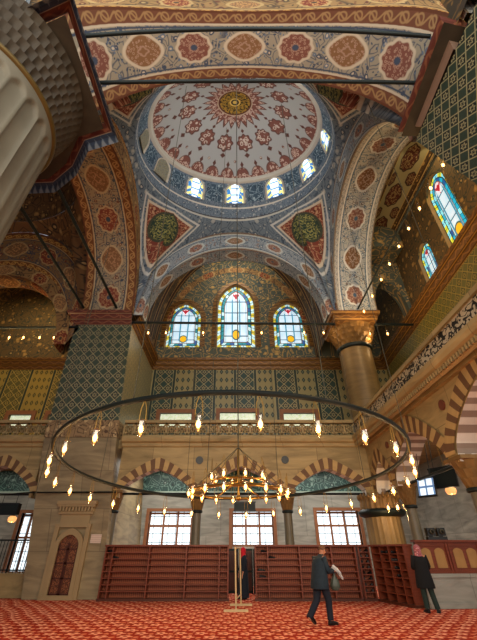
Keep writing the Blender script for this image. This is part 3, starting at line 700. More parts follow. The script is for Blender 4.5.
# dome bay
M['blind']=material('blind_painted_panel',lambda g:swirl(g,g.uv()[0]*3.,g.uv()[1]*3.,4.,C('8f8a70'),C('5c6a6c'),C('7a6a4c'),C('b0a88c')),.7)
def bay(cx,hx,y0,y1,mats,wins,tagname,zr=20.3,Ro=(5.6,4.7),Rw=(5.65,4.25),Rr=(5.3,3.6),zw=21.3,zrim=23.0,zap=26.7,hin=5.25,hout=6.96,frontz=3.9):
    global ti
    cy=(y0+y1)/2; hy=(y1-y0)/2
    def outer(side,s):   # boundary height at s in -1..1 along a side
        return ZC+hout*math.sqrt(max(0,1-s*s))
    # pendentives
    N=25
    for k,(sx,sy) in enumerate(((-1,1),(1,1),(1,-1),(-1,-1))):
        mb=MB(); P=[];U=[]
        for i in range(2*N+1):
            # walk the boundary from the middle of one side through the corner to the middle of the next
            if i<=N: bx,by=hx*(i/N),hy; s=i/N
            else: bx,by=hx,hy*(1-(i-N)/N); s=1-(i-N)/N
            bz=outer(0,s); th=math.atan2(by/Ro[1],bx/Ro[0]); tx,ty=Ro[0]*math.cos(th),Ro[1]*math.sin(th)
            row=[];ru=[]; lat=(i-N)/N
            for j in range(13):
                t=j/12; e=math.sin(t*PI/2)*.5+t*.5; ez=t
                x=bx+(tx-bx)*e**1.0; y=by+(ty-by)*e; z=bz+(zr-bz)*(math.sin(t*PI/2)*.35+t*.65)
                X,Y=cx+sx*x,cy+sy*y; row.append((X,Y,z))
                # metres from the diagonal
                dx,dy=(hx-x),(hy-y); ru.append(((dx-dy)*.72,(z-ZC)))
            P.append(row);U.append(ru)
        mb.grid(P,U,flip=(sx*sy>0)); st(mb,'ceiling_pendentive_%s'%tagname,mats['pend'])
    # drum and dome
    n=96
    def ringpts(R,z): return [(cx+R[0]*math.sin(2*PI*j/n),cy+R[1]*math.cos(2*PI*j/n),z) for j in range(n+1)]
    mb=MB(); rows=[(Ro,zr,0),((Ro[0]+.12,Ro[1]+.0),zr+.35,.35),(Rw,zw,1.1),(Rr,zrim,2.75)]
    rows=[rows[0],rows[1]]+[((Rw[0]+(Rr[0]-Rw[0])*t,Rw[1]+(Rr[1]-Rw[1])*t),zw+(zrim-zw)*t,1.1+1.65*t) for t in (0,.5,1)]
    mb.grid([ringpts(r,z) for r,z,v in rows],[[(12*j/n,v) for j in range(n+1)] for r,z,v in rows],flip=False); st(mb,'wall_drum_%s'%tagname,mats['drum'])
    mb=MB(); P=[];U=[]
    for i in range(25):
        t=PI/2*i/24; P.append(ringpts((Rr[0]*math.cos(t)+.001,Rr[1]*math.cos(t)+.001),zrim+(zap-zrim)*(1-math.cos(t)**2.0))); U.append([(j/n,math.cos(t)) for j in range(n+1)])
    mb.grid(P,U); st(mb,'ceiling_dome_%s'%tagname,mats['dome'],'painted dome with red rosettes around a gilded centre' if tagname=='main' else None)
    mb=MB(); P=[]
    for o_,z_ in ((0.0,0),(-.22,.02),(-.26,.16),(-.04,.2)): P.append(ringpts((Rr[0]+o_+.05,Rr[1]+o_+.05),zrim-.05+z_))
    mb.grid(P,[[(j*.3,k*.1) for j in range(n+1)] for k in range(4)]); st(mb,'trim_%d'%ti,M['ring_brown'] if 0 else mats['rim']); ti+=1
    # windows in the drum
    for q in wins:
        a=2*PI*q/12; t0,t1=.10,.92
        def pt(da,t,ins):
            R0=Rw[0]+(Rr[0]-Rw[0])*t-ins; R1=Rw[1]+(Rr[1]-Rw[1])*t-ins; return (cx+R0*math.sin(a+da),cy+R1*math.cos(a+da),zw+(zrim-zw)*t)
        w_=.62/5; oo=outline(2,t1-t0,(t1-t0)*.62,8)
        e=empty('window_%d'%(100+q)); e['kind']='structure'; e['label']='small arched drum window glowing with blue and yellow panes'
        mb=MB(); mb.quad([pt(x*w_*.85,t0+z,.05) for x,z in oo][::-1],[(x*.5,z) for x,z in oo][::-1]); mb.build('pane',M['blind'] if q in (9,10) else M['drum_glass'],e)
        if q in (9,10): e['label']='blind painted drum window, cream and unlit'
        mb=MB(); oo2=outline(2.5,t1-t0+.08,(t1-t0)*.62,8); k=len(oo)
        for i in range(k):
            j=(i+1)%k
            A=[pt(oo[i][0]*w_*.85,t0+oo[i][1],.05),pt(oo[j][0]*w_*.85,t0+oo[j][1],.05),pt(oo2[j][0]*w_*.85,t0-.03+oo2[j][1],.09),pt(oo2[i][0]*w_*.85,t0-.03+oo2[i][1],.09)]
            mb.quad(A)
        mb.build('frame',M['marble_pale'],e)
mm=dict(pend=M['pendentive'],drum=M['drum'],dome=M['dome'],rim=M['white_paint'])
bay(.0,5.9,6.0,16.6,mm,[9,10,11,0,1,2,3],'main')
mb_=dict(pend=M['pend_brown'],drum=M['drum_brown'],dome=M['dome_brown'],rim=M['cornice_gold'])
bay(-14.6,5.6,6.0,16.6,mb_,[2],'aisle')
# arches of the main bay: inner (soffit) and painted rings
cb0=curve_pts(0,5.4,ZC,5.25); cb1=curve_pts(0,5.9,ZC,6.96)
mb=MB(); ringface(mb,plY(YS),cb0,cb1,0); st(mb,'wall_arch_back',M['ring_back'],'great painted arch over the three upper windows')
mb=MB(); soffit(mb,plY(YS),cb0,0,1.0); st(mb,'ceiling_arch_back_soffit',M['ring_back'])
mb=MB(); c2=curve_pts(0,5.9,ZC+3.2,6.6); ringface(mb,plY(YS+1.0),cb0,curve_pts(0,5.9,ZC+.1,10.5),0); soffit(mb,plY(YS+1.0),curve_pts(0,5.9,ZC+.1,10.4),0,4.95); st(mb,'ceiling_vault_back',M['vault'],'brown banded vault behind the great arch')
def side(sgn,xo,xi,m_s,m_r,nm):
    global ti
    c0=curve_pts(11.3,4.95,ZC,5.25); c1=curve_pts(11.3,5.3,ZC,6.96)
    mb=MB(); ringface(mb,plX(xo),c0,c1,0); st(mb,'wall_arch_'+nm,m_r)
    mb=MB(); soffit(mb,plX(xo),c0,0,xi-xo); st(mb,'ceiling_arch_%s_soffit'%nm,m_s,'painted underside of the %s side arch with red medallions'%nm)
    mb=MB(); ringface(mb,plX(xi),c0,c1,0); st(mb,'wall_arch_%s_outer'%nm,m_r)
side(-1,-5.9,-8.9,M['soffit_side'],M['ring_brown'],'left')
side(1,5.9,8.2,M['soffit_right'],M['ring_back'],'right')
for s_,xo,xi in ((1,5.9,8.2),(-1,-5.9,-8.9)):
    mb=MB(); soffit(mb,plX(xo),curve_pts(-2.2,5.2,ZC,5.25),0,xi-xo); st(mb,'ceiling_hall_arch_soffit',M['soffit_right']); mb=MB(); ringface(mb,plX(xo),curve_pts(-2.2,5.2,ZC,5.25),curve_pts(-2.2,5.6,ZC,6.9),0); st(mb,'wall_hall_arch',M['ring_back'])
# front arch, broad painted underside
cf=curve_pts(.35,5.55,ZC-.2,4.15,48); P=[];U=[]
P=[[] for _ in range(3)];U=[[] for _ in range(3)]
for (u,z,L) in cf:
    s=1-((u-.35)/5.55)**2; yn=3.15+.85*s; m=cf[-1][2]/2
    for k,yy in enumerate((yn,(yn+6.0)/2,6.0)): P[k].append((u,yy,z)); U[k].append((L-m,(k/2-.5)*2.4))
mb=MB(); mb.grid(P,U); st(mb,'ceiling_arch_front_soffit',M['soffit_front'],'broad painted underside of the nearest arch')
mb=MB(); mb.grid([[(x,y,z) for x,y,z in P[0]],[(.35+(x-.35)*1.0,y-.02,z+1.3) for x,y,z in P[0]]],[[(u,-.65) for u,v in U[0]],[(u,.65) for u,v in U[0]]],smooth=False); st(mb,'wall_arch_front',M['ring_brown'])
mb=MB(); ringface(mb,plY(6.0),cf,curve_pts(0,5.9,ZC,6.96,48),0,flip=True); st(mb,'wall_arch_front_inner',M['ring_back'])
# left aisle arches
mb=MB(); ca=curve_pts(-14.6,4.6,ZC-2.0,5.0); cc=curve_pts(-14.6,5.6,ZC-1.0,7.9); ringface(mb,plY(YS),ca,curve_pts(-14.6,5.3,ZC-2.0,5.8),-.1); st(mb,'wall_arch_aisle',M['ring_brown'],'brown and gold painted arch in the left aisle')
mb=MB(); ringface(mb,plY(YS),curve_pts(-14.6,5.2,ZC-2.0,5.7),curve_pts(-14.6,5.7,ZC-1.0,7.96),0); soffit(mb,plY(YS),ca,-.1,1.2); st(mb,'wall_arch_aisle_field',M['soffit_brown'])
mb=MB(); c3=curve_pts(-14.6,5.6,ZC-1,9); soffit(mb,plY(YS+1.2),c3,0,4.7); ringface(mb,plY(YS+1.2),ca,c3,0); st(mb,'ceiling_vault_aisle',M['upper_dark'])
# right bay: painted ceiling, outer wall with windows, inner arch
mb=MB(); mb.quad([(8.2,2,19.2),(10.6,2,19.2),(10.6,15.4,19.2),(8.2,15.4,19.2)],[(2,-2),(2,2),(15.4,2),(15.4,-2)])
mb.v=[]; mb.f=[]; mb.uv=[]; mb.mi=[]; mb.sm=[]
P=[];U=[]
for i in range(13):
    t=i/12; x=8.15+(10.3-8.15)*t; z=18.3+.5*math.sin(PI*t); P.append([(x,2,z),(x,15.1,z)]); U.append([(2,(t-.5)*4.0),(15.6,(t-.5)*4.0)])
mb.grid(P,U,flip=True); st(mb,'ceiling_right_bay',M['olive'],'olive painted ceiling with dark red motifs')
mb=MB(); mb.box(8.1,15.1,17.0,10.3,16.7,19.2); st(mb,'wall_right_bay_end',M['upper_paint'])
mb.v=mb.v
RW=[(10.15,11.9,13.0,16.9,17.95,.4),(13.1,14.5,12.9,15.05,15.75,.4)]
mb=MB(); wall(mb,plR,2,YB,12.55,19.2,RW,.5); st(mb,'wall_right_upper',M['upper_paint_warm'])
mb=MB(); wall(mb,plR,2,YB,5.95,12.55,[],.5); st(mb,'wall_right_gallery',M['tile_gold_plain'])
mb=MB(); wall(mb,plX(10.4),2,YB,0,5.95,[(11.2,12.6,1.0,3.3,3.3)],.5); st(mb,'wall_right',M['marble_grey'])
# wall over the column, between bay and right gallery
mb=MB(); wall(mb,plX(6.0),16.6,YB,ZC+.0,19.5,[(17.6,21.9,ZC,ZC+.1,16.9,.2)],2.2); st(mb,'wall_right_spandrel',M['upper_paint'])
mb=MB(); wall(mb,plY(YS+.05),8.2,10.5,ZC,19.2,[(8.35,10.3,ZC,ZC+.4,15.6,.2)],.8); st(mb,'wall_right_bay_arch',M['upper_paint'])
# right arcade
RARC=[(14.75,16.4,0,3.75,4.7,.6),(10.45,14.2,0,3.75,5.0,.6),(5.2,9.9,0,3.75,5.3,.5)]
mb=MB(); wall(mb,plX(6.1),3.0,YA+.3,3.55,5.75,RARC,.8,0,1,20); st(mb,'wall_arcade_right',[M['marble'],M['voussoir_soffit']])
for ri,o in enumerate(RARC): voussoirs(plX(6.1),o,-.03-.015*ri,'trim_%d'%ti,t=.5); ti+=1
# right near pier, tiled
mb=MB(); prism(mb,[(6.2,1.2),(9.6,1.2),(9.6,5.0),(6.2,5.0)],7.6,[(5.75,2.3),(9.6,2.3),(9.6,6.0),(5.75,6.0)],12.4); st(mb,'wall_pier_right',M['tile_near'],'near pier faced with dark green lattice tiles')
cornice([(9.6,2.2),(5.75,2.2)][::-1][::-1]+[(5.75,6.0),(9.6,6.0)],M['cornice_red'],'red painted cornice on the near right pier') if 0 else None
# near pier cornices: polygon slabs
def slab(path,name,m,prof,lab=None):
    global ti
    mb=MB(); molding(mb,path,prof); st(mb,name,m,lab)
nprof=[(-.20,12.80),(-.1,12.86),(0,12.94),(.03,13.02),(-.1,13.2)]
iprof=[(-.42,12.5),(-.34,12.62),(-.30,12.75),(-.22,12.78),(-.20,12.80)]
path=[(9.8,3.9),(5.3,3.12),(5.38,6.02),(9.8,6.1)]
mb=MB(); molding(mb,path[::-1],[(-.42,12.4),(-.12,12.5)]); 
slab(path[::-1],'trim_%d'%ti,M['cornice_red'],[(-o,z) if 0 else (o,z) for o,z in nprof],'red painted cornice on the near right pier'); ti+=1
lp=[(-9,7.7),(-6.75,7.58),(-5.86,6.99),(-5.08,6.05),(-4.18,5.79),(-4.25,2.98),(-5.13,3.25),(-5.9,2.85),(-7.5,2.4),(-9,2.2)]
slab(lp,'trim_%d'%ti,M['cornice_red'],nprof,'red painted stepped cornice around the near fluted pier'); ti+=1
slab(path[::-1],'trim_%d'%ti,M['pink_stone'],iprof); ti+=1
slab(lp,'trim_%d'%ti,M['cap_blue'],iprof,'blue and white scalloped strip inside the near pier cornice'); ti+=1
for nm,pl_,z in (('ceiling_pier_cap_left',lp,12.7),('ceiling_pier_cap_right',path,12.7)):
    mb=MB(); mb.quad([(x,y,z) for x,y in pl_]); st(mb,nm,M['muqarnas'])
# fluted pier
fp=empty('fluted_pier',(-6.85,4.3,0)); tag(fp,'giant round fluted stone pier rising at the upper left','pier')
mb=MB(); NF=28
def fl(a,z):
    s=((a*NF/(2*PI))%1)*2-1; d=.07*(1-s*s)**.5*.9+.0; hz=10.55-.32*s*s-.1*(abs(s)>.93)
    return 1-(d*.75)*max(0,min(1,(hz-z)/.05))
def fl_old(a,z):
    k=abs(math.sin(a*NF/2)); d=.075*(1-k**.7)
    t=max(0,min(1,(10.75-z)/.5)); return 1-(.09-.09*k**.6)*t*1.0 
mb.lathe([(2.0,0),(2.0,5),(2.02,9),(2.04,10.0)]+[(2.04+.01*k/16,10.05+k*.0468) for k in range(17)],n=NF*10,flute=lambda a,z:fl(a,z)); mb.build('shaft',M['fluted'],fp)
mb=MB(); mb.lathe([(2.05,10.8),(2.11,10.82),(2.14,10.88),(2.11,10.94),(2.06,10.96)],n=72); mb.build('gold_ring',M['gold_ring'],fp)
mb=MB()
for tier in range(5):
    z0=10.96+tier*.32; r0=2.06+tier*.07; 
    for i in range(64):
        a=2*PI*(i+.5*(tier%2))/64; da=PI/64
        P=[];U=[]
        for j in range(5):
            s=-1+j/2; aa=a+da*s; d=.12*(1-s*s)
            P.append([((r0-d)*math.cos(aa),(r0-d)*math.sin(aa),z0),((r0-d*.6+.02)*math.cos(aa),(r0-d*.6+.02)*math.sin(aa),z0+.2),((r0+.09)*math.cos(aa),(r0+.09)*math.sin(aa),z0+.32)]); U.append([(s,0),(s,.5),(s,1)])
        mb.grid(P,U,flip=False)
    
mb.build('muqarnas_band',M['muqarnas'],fp)
# impost blocks above the near piers up to the arches
mb=MB(); prism(mb,R4(-9,3.2,-5.2,6.2),12.9,R4(-9,3.4,-5.6,6.1),19.5); st(mb,'wall_impost_left',M['upper_dark'])
mb=MB(); prism(mb,R4(5.75,2.6,9.8,5.9),12.9,R4(6.0,3.2,9.8,6.0),19.5); st(mb,'wall_impost_right',M['upper_dark'])
# balustrades
def balustrade(pl,u0,u1,cellw,lab,kind=0,w=0.):
    e=empty('balustrade'); tag(e,lab,'balustrade')
    mb=MB(); 
    def bx(a,b,z0,z1,w0,w1,m,name):
        mb=MB(); P=[pl(a,z0,w0),pl(b,z1,w1)]; x0,x1=sorted((P[0][0],P[1][0])); y0,y1=sorted((P[0][1],P[1][1])); mb.box(x0,y0,z0,x1,y1,z1); mb.build(name,m,e)
    bx(u0,u1,6.02,6.10,-.02,.16,M['marble'],'bottom_rail'); bx(u0,u1,6.66,6.80,-.06,.2,M['marble'],'top_rail')
    mb=MB()
    if kind==0: lattice(mb,pl,u0,u1,6.10,6.66,.02,.1,cellw); mb.build('lattice_panel',M['marble'],e)
    else:
        for z0,z1,w0,w1 in ((6.10,6.66,.02,.12),):
            P=[pl(u0,z0,w0),pl(u1,z1,w1)]; mb.box(P[0][0],P[0][1],P[0][2],P[1][0],P[1][1],P[1][2])
        mb.build('scroll_panel',M['pierced'],e)
    return e
balustrade(plY(YA-.12),-5.3,5.75,.5,'long pierced stone gallery rail above the back arcade')
balustrade(plY(YA-.12),-19,-8.95,.5,'pierced stone gallery rail left of the tiled pier')
balustrade(plX(5.75),3.0,YA-.12,.55,'pale rail painted with dark scroll openings climbing along the right gallery',1)
mb=MB()
for i in range(100): mb.box(5.60,3.1+i*.136,5.60,5.72,3.1+i*.136+.07,5.74)
st(mb,'trim_%d'%ti,M['marble'],'row of small stone dentils under the right gallery rail'); ti+=1
# windows
wi=0
def resample(pts,n):
    L=[0]; 
    for i in range(len(pts)): a,b=pts[i],pts[(i+1)%len(pts)]; L.append(L[-1]+math.hypot(a[0]-b[0],a[1]-b[1]))
    out=[]
    for k in range(n):
        t=L[-1]*k/n; i=max(j for j in range(len(pts)) if L[j]<=t+1e-9); f=(t-L[i])/max(1e-9,L[i+1]-L[i]); a,b=pts[i],pts[(i+1)%len(pts)]; out.append((a[0]+(b[0]-a[0])*f,a[1]+(b[1]-a[1])*f))
    return out,L[-1]
def stained(pl,o,bmat,lab,bw=.34):
    global wi
    wi+=1; e=empty('window_%d'%wi); e['kind']='structure'; e['label']=lab
    c=(o[0]+o[1])/2; W=o[1]-o[0]; H=o[4]-o[2]; O,L=resample(outline(W-.1,H-.05,o[3]-o[2]),64)
    cy=H*.48; sx=1-2*bw/W; sy=1-2*bw/H
    I=[(x*sx,cy+(z-cy)*sy) for x,z in O]
    n=round(L/.42)
    mb=MB(); K=len(O)
    for i in range(K):
        j=(i+1)%K; a,b,cc,d=O[i],O[j],I[j],I[i]
        mb.quad([pl(c+p[0],o[2]+p[1],.22) for p in (a,b,cc,d)],[(n*i/K,0),(n*(i+1)/K,0),(n*(i+1)/K,1),(n*i/K,1)])
    mb.build('border_pane',bmat,e)
    mb=MB(); mb.quad([pl(c+x,o[2]+z,.22) for x,z in I],[(x,z/H) for x,z in I]); mb.build('pane',M['stained_mid'],e)
    mb=MB(); Q=[(x*1.06,cy+(z-cy)*1.03) for x,z in O]
    for i in range(K):
        j=(i+1)%K
        mb.quad([pl(c+O[i][0],o[2]+O[i][1],.18),pl(c+O[j][0],o[2]+O[j][1],.18),pl(c+Q[j][0],o[2]+Q[j][1],.02),pl(c+Q[i][0],o[2]+Q[i][1],.02)])
        mb.quad([pl(c+I[i][0],o[2]+I[i][1],.19),pl(c+I[j][0],o[2]+I[j][1],.19),pl(c+I[j][0]*1.06,o[2]+cy+(I[j][1]-cy)*1.03,.19),pl(c+I[i][0]*1.06,o[2]+cy+(I[i][1]-cy)*1.03,.19)])
    mb.build('frame',M['panel_gold'],e)
stained(plY(YB),UPW[0],M['stained_border'],'left of the three arched stained windows under the great arch',.46)
stained(plY(YB),UPW[1],M['stained_border'],'tall middle stained window under the great arch',.58)
stained(plY(YB),UPW[2],M['stained_border'],'right of the three arched stained windows under the great arch',.46)
stained(plR,RW[0],M['stained_right'],'largest stained window on the right wall, turquoise border',.46)
stained(plR,RW[1],M['stained_right'],'smaller stained window on the right wall, next to the column',.34)
stained(plY(YB),(-9.2,-7.4,13.2,15.2,16.2,.1),M['stained_right'],'stained window half hidden beside the tiled pier')
stained(plY(YB),(7.35,8.9,13.2,14.9,15.8,.1),M['stained_right'],'small blue stained window behind the big column')
def clerestory(o,m,lab):
    global wi
    wi+=1; e=empty('window_%d'%wi); e['kind']='structure'; e['label']=lab; a,b,z0,z1=o
    mb=MB(); mb.quad([(a,YB+.2,z0),(b,YB+.2,z0),(b,YB+.2,z1),(a,YB+.2,z1)],[(a,z0),(b,z0),(b,z1),(a,z1)]); mb.build('pane',m,e)
    mb=MB()
    for x0,x1,y0,y1 in ((a-.25,a,z0-.25,z1+.25),(b,b+.25,z0-.25,z1+.25),(a,b,z1,z1+.25),(a,b,z0-.25,z0)): mb.box(x0,YB-.1,y0,x1,YB+.1,y1)
    mb.build('frame',M['wood_frame'],e)
for o,m,l in zip(SMW,['blue_glow']*5,['small low window behind the gallery rail, left','small low window behind the gallery rail, middle','small low window behind the gallery rail, right','small low window in the left aisle gallery at the picture edge','small low window in the left aisle gallery beside the pier']): clerestory(o,M[m],l)
def lower_window(o,lab):
    global wi
    wi+=1; e=empty('window_%d'%wi); e['kind']='structure'; e['label']=lab; a,b,z0,z1=o; y=YB+.28
    mb=MB(); mb.quad([(a,y,z0),(b,y,z0),(b,y,z1),(a,y,z1)],[(a,z0),(b,z0),(b,z1),(a,z1)]); mb.build('pane',M['clear_glow'],e)
    mb=MB(); t=.09
    for k in range(4):
        x=a+(b-a)*k/3; mb.box(x-t*.6,y-.08,z0,x+t*.6,y-.01,z1)
    for z in (z0+.05,z0+(z1-z0)*.58,z1-.08): mb.box(a,y-.09,z-t*.6,b,y-.02,z+t*.6)
    mb.box(a-.18,YB-.06,z0-.1,a,YB+.2,z1+.16); mb.box(b,YB-.06,z0-.1,b+.18,YB+.2,z1+.16); mb.box(a,YB-.06,z1,b,YB+.2,z1+.16)
    mb.build('frame',M['wood_frame'],e)
    return e
for o,l in zip(LOW,('wooden lattice window in the left arch','wooden lattice window in the middle arch','wooden lattice window in the right arch')): lower_window(o,l)
lower_window((-12.1,-10.7,.5,3.3),'tall window with lattice behind the iron railing')
wi+=1; e=empty('window_%d'%wi); e['kind']='structure'; e['label']='narrow bright window at the right picture edge'
mb=MB(); mb.quad([(10.65,11.2,1),(10.65,12.6,1),(10.65,12.6,3.3),(10.65,11.2,3.3)],[(0,0),(1.4,0),(1.4,2.3),(0,2.3)]); mb.build('pane',M['clear_glow'],e)
mb=MB(); mb.box(10.3,11.1,.9,10.5,11.25,3.4); mb.box(10.3,12.55,.9,10.5,12.7,3.4); mb.box(10.3,11.25,3.3,10.5,12.55,3.42); mb.build('frame',M['wood_frame'],e)
# ---------------------------------------------------------------- columns
def big_column():
    e=empty('column',(6.85,17.45,5.95)); tag(e,'massive round marble column with gilded capital above the gallery corner','column')
    mb=MB(); mb.lathe([(1.0,0),(.95,.3),(.9,.5),(.88,4.9),(.86,5.0)],n=40); mb.build('shaft',M['column'],e)
    mb=MB(); mb.lathe([(.9,4.95),(.98,5.0),(1.0,5.08),(.98,5.16),(.92,5.2)],n=40); mb.build('neck_ring',M['iron'],e)
    mb=MB()
    for tier in range(4):
        z0=5.2+tier*.27; r0=.9+tier*.10
        for i in range(20):
            a=2*PI*(i+.5*(tier%2))/20; da=PI/20; P=[];U=[]
            for j in range(5):
                s=-1+j/2; aa=a+da*s; d=.17*(1-s*s)
                P.append([((r0-d)*math.cos(aa),(r0-d)*math.sin(aa),z0),((r0-d*.5+.02)*math.cos(aa),(r0-d*.5+.02)*math.sin(aa),z0+.17),((r0+.13)*math.cos(aa),(r0+.13)*math.sin(aa),z0+.27)]); U.append([(s,0),(s,.5),(s,1)])
            mb.grid(P,U)
    mb.build('capital',M['capital'],e)
    mb=MB(); q=lambda r:[(-r,-r),(r,-r),(r,r),(-r,r)]
    for z0,z1,r0,r1 in ((6.25,6.45,1.05,1.2),(6.45,6.75,1.2,1.25),(6.75,6.95,1.35,1.4)): 
        prism(mb,q(r0),z0,q(r1),z1); mb.quad([(x,y,z0) for x,y in q(r0)[::-1]])
    mb.build('abacus',M['cornice_gold'],e)
big_column()
def small_column(x,y,lab,zt=3.75,r=.2,g_='slim columns of the arcade'):
    e=empty('column',(x,y,0)); tag(e,lab,'column',g_)
    zc=zt-.78
    mb=MB(); mb.lathe([(r*1.5,0),(r*1.5,.15),(r*1.1,.25),(r*1.05,.3),(r*1.0,.5),(r*.92,zc-.1)],n=24); mb.build('shaft',M['small_col'],e)
    mb=MB(); mb.lathe([(r*.95,zc-.1),(r*1.2,zc-.08),(r*1.2,zc),(r*.95,zc+.02)],n=24); mb.build('neck_ring',M['iron'],e)
    mb=MB()
    for tier in range(3):
        hh=(zt-.1-zc-.02)/3; z0=zc+.02+tier*hh; r0=r*1.1+tier*r*.25
        for i in range(12):
            a=2*PI*(i+.5*(tier%2))/12; da=PI/12; P=[];U=[]
            for j in range(5):
                s=-1+j/2; aa=a+da*s; d=.05*(1-s*s)
                P.append([((r0-d)*math.cos(aa),(r0-d)*math.sin(aa),z0),((r0+r*.3)*math.cos(aa),(r0+r*.3)*math.sin(aa),z0+hh)]); U.append([(s,0),(s,1)])
            mb.grid(P,U)
    mb.box(-r*1.9,-r*1.9,zt-.1,r*1.9,r*1.9,zt+.0); mb.build('capital',M['capital'],e)
small_column(-1.65,YA+.28,'slim dark column with muqarnas capital between the left and middle back arches')
small_column(2.28,YA+.28,'slim dark column with muqarnas capital between the middle and right back arches')
small_column(-5.3,YA+.3,'engaged slim column against the right edge of the pier')
small_column(6.5,14.5,'slim column with capital behind the tan panelled parapet',3.7,.20)
small_column(6.5,10.2,'near column with pale carved capital cut by the right picture edge',3.7,.24)
# ---------------------------------------------------------------- tie rods with hanging lamps
def rod(p,q,r,lab,bow=0.):
    p,q=Vector(p),Vector(q); pts=[p.lerp(q,i/12)+Vector((0,0,bow*(1-(i/6-1)**2))) for i in range(13)]
    mb=MB(); mb.tube(pts,r,8); o=mb.build('tie_rod',M['iron']); tag(o,lab,'tie rod'); return pts
LG={}
def lamp_mesh(s=1.):
    mb=MB(); mb.lathe([(.008*s,-.17*s),(.035*s,-.15*s),(.06*s,-.08*s),(.072*s,-.01*s),(.06*s,.05*s),(.075*s,.09*s)],n=10); g_=mb.build('glass_cup',M['lamp_glass'])
    mb=MB(); mb.ball((0,0,-.05*s),.036*s,.036*s,.06*s,10); b=mb.build('bulb',M['bulb'],g_)
    mb=MB(); mb.tube([(0,.06*s,.09*s),(0,.05*s,.28*s),(0,0,.42*s)],.006*s,5); mb.tube([(0,-.06*s,.09*s),(0,-.05*s,.28*s),(0,0,.42*s)],.006*s,5); mb.build('wire',M['brass'],g_)
    return g_
def lamp_light(parent,loc,p,rad=.05):
    l=bpy.data.lights.new('lamp_light','POINT'); l.energy=p; l.color=(1,.62,.28); l.shadow_soft_size=rad; o=bpy.data.objects.new('lamp_light',l); col.objects.link(o); o.parent=parent; o.location=loc
proto=lamp_mesh(1.); proto_big=lamp_mesh(1.25)
first=[True]
def hang(pt,grp,lab,cat='lamp',p=12,drop=.45,big=True):
    src=proto_big
    if first[0]: o=src; first[0]=False
    else: o=copy_tree(src)
    s=1.25; o.name='hanging_lamp'; o.location=(pt[0],pt[1],pt[2]-.42*s-.07); tag(o,lab,cat,grp)
    if p: lamp_light(o,(0,0,-.40),p)
rod((-4.2,3.55,13.15),(5.3,3.55,13.15),.055,'nearest black iron tie rod across the top of the picture',.55)
rod((-4.2,4.65,13.1),(5.35,4.65,13.1),.06,'second black iron tie rod crossing in front of the dome',.12)
rod((-6.85,6.5,13.2),(-6.85,16.7,13.2),.075,'black iron tie rod under the left arch, inner one')
rod((-8.75,6.5,13.2),(-8.75,16.7,13.2),.075,'black iron tie rod under the left arch, outer one')
pb=rod((-5.9,YS+.05,12.45),(10.2,YS+.05,12.3),.075,'long black iron tie rod below the great arch')
pl_=rod((-20,YS,12.0),(-8.9,YS,12.1),.075,'black iron tie rod crossing the left aisle')
for x in (-4.9,-3.9,-1.8,1.5,3.9,5.0): hang((x,YS+.05,12.42),'lamps on the rod below the great arch','small glowing lamp hanging from the long rod below the great arch',p=14)
for x in (7.6,8.6): hang((x,YS+.05,12.35),'lamps on the rod right of the column','small glowing lamp on the rod right of the big column',p=14)
for x in (-13.4,-12.6,-11.8,-10.9,-10.1): hang((x,YS,12.08),'lamps on the left aisle rod','small glowing lamp on the rod in the left aisle',p=60)
rr=rod((7.1,6.2,13.15),(7.1,17,13.15),.05,'black iron tie rod under the right arch, strung with lamps')
for pt_ in ((6.1,15.6,3.6),(6.35,15.3,3.6),(6.45,14.9,3.6)): hang(pt_,'lamps before the gilded kiosk','small glowing lamp hanging before the gilded kiosk',p=5)
for y in (6.9,7.8,8.7,9.7,10.7,11.8,12.9,14.2,15.6): hang((7.1,y,13.15),'lamps on the rod under the right arch','glowing lamp strung on the rod under the right arch',p=30)
mb=MB(); mb.tube([(-16,16.3,3.05),(-8.7,16.4,3.6),(-5.1,16.45,3.62)],.035,6); 
o=mb.build('cable',M['iron']); tag(o,'thin black cable pinned across the pier above the small door','cable')
rod((-5.3,YA+.2,3.62),(6.2,YA+.2,3.62),.05,'low black tie rod through the heads of the three back arches')
rod((6.5,10.3,3.62),(6.5,16.8,3.62),.05,'low black tie rod through the right arcade arches')
rod((-16.5,YA+.2,3.6),(-8.9,YA+.2,3.6),.05,'low black tie rod through the left aisle arch')
# ---------------------------------------------------------------- chandeliers
ch=empty('chandelier',(-.08,8.85,3.24)); tag(ch,'huge black iron ring chandelier edged with glowing glass lamps','chandelier')
RR=3.95; tl=lambda a:-.27*math.sin(a)      # tilt: near side higher
ringp=[(RR*math.cos(2*PI*i/72),RR*math.sin(2*PI*i/72),tl(2*PI*i/72)) for i in range(73)]
mb=MB(); mb.tube(ringp,.045,8,caps=False); mb.build('ring',M['iron'],ch)
mb=MB()
for k in range(8):
    a=2*PI*(k+.5)/8; mb.tube([(RR*math.cos(a),RR*math.sin(a),tl(a)),(RR*math.cos(a),RR*math.sin(a),9.8+.6*(k%3))],.008,4)
cb_=mb.build('suspension_wires',M['bronze'],ch)
mesh_src=lamp_mesh(.95)
def child_lamp(parent,loc,src,rz=0,p=9,used=[0]):
    if src.parent is None and not src.get('placed'): o=src; o['placed']=1
    else: o=copy_tree(src)
    o.name='lamp'; o.parent=parent; o.location=loc; o.rotation_euler=(0,0,rz)
    if p: lamp_light(o,(0,0,-.33),p,.04)
for k in range(28):
    a=2*PI*(k+.5)/28; child_lamp(ch,(RR*math.cos(a),RR*math.sin(a),tl(a)-.42*.95-.02),mesh_src,a,p=7)
for o in list(ch.children):
    if 'placed' in o: del o['placed']
cr=empty('chandelier',(.08,8.85,2.66)); tag(cr,'small tiered crown chandelier with clustered glass lamps at the centre of the big ring','chandelier')
mb=MB()
for R_,z in ((1.12,0),(.62,.22)): mb.tube([(R_*math.cos(2*PI*i/36),R_*math.sin(2*PI*i/36),z) for i in range(37)],.028,6,caps=False)
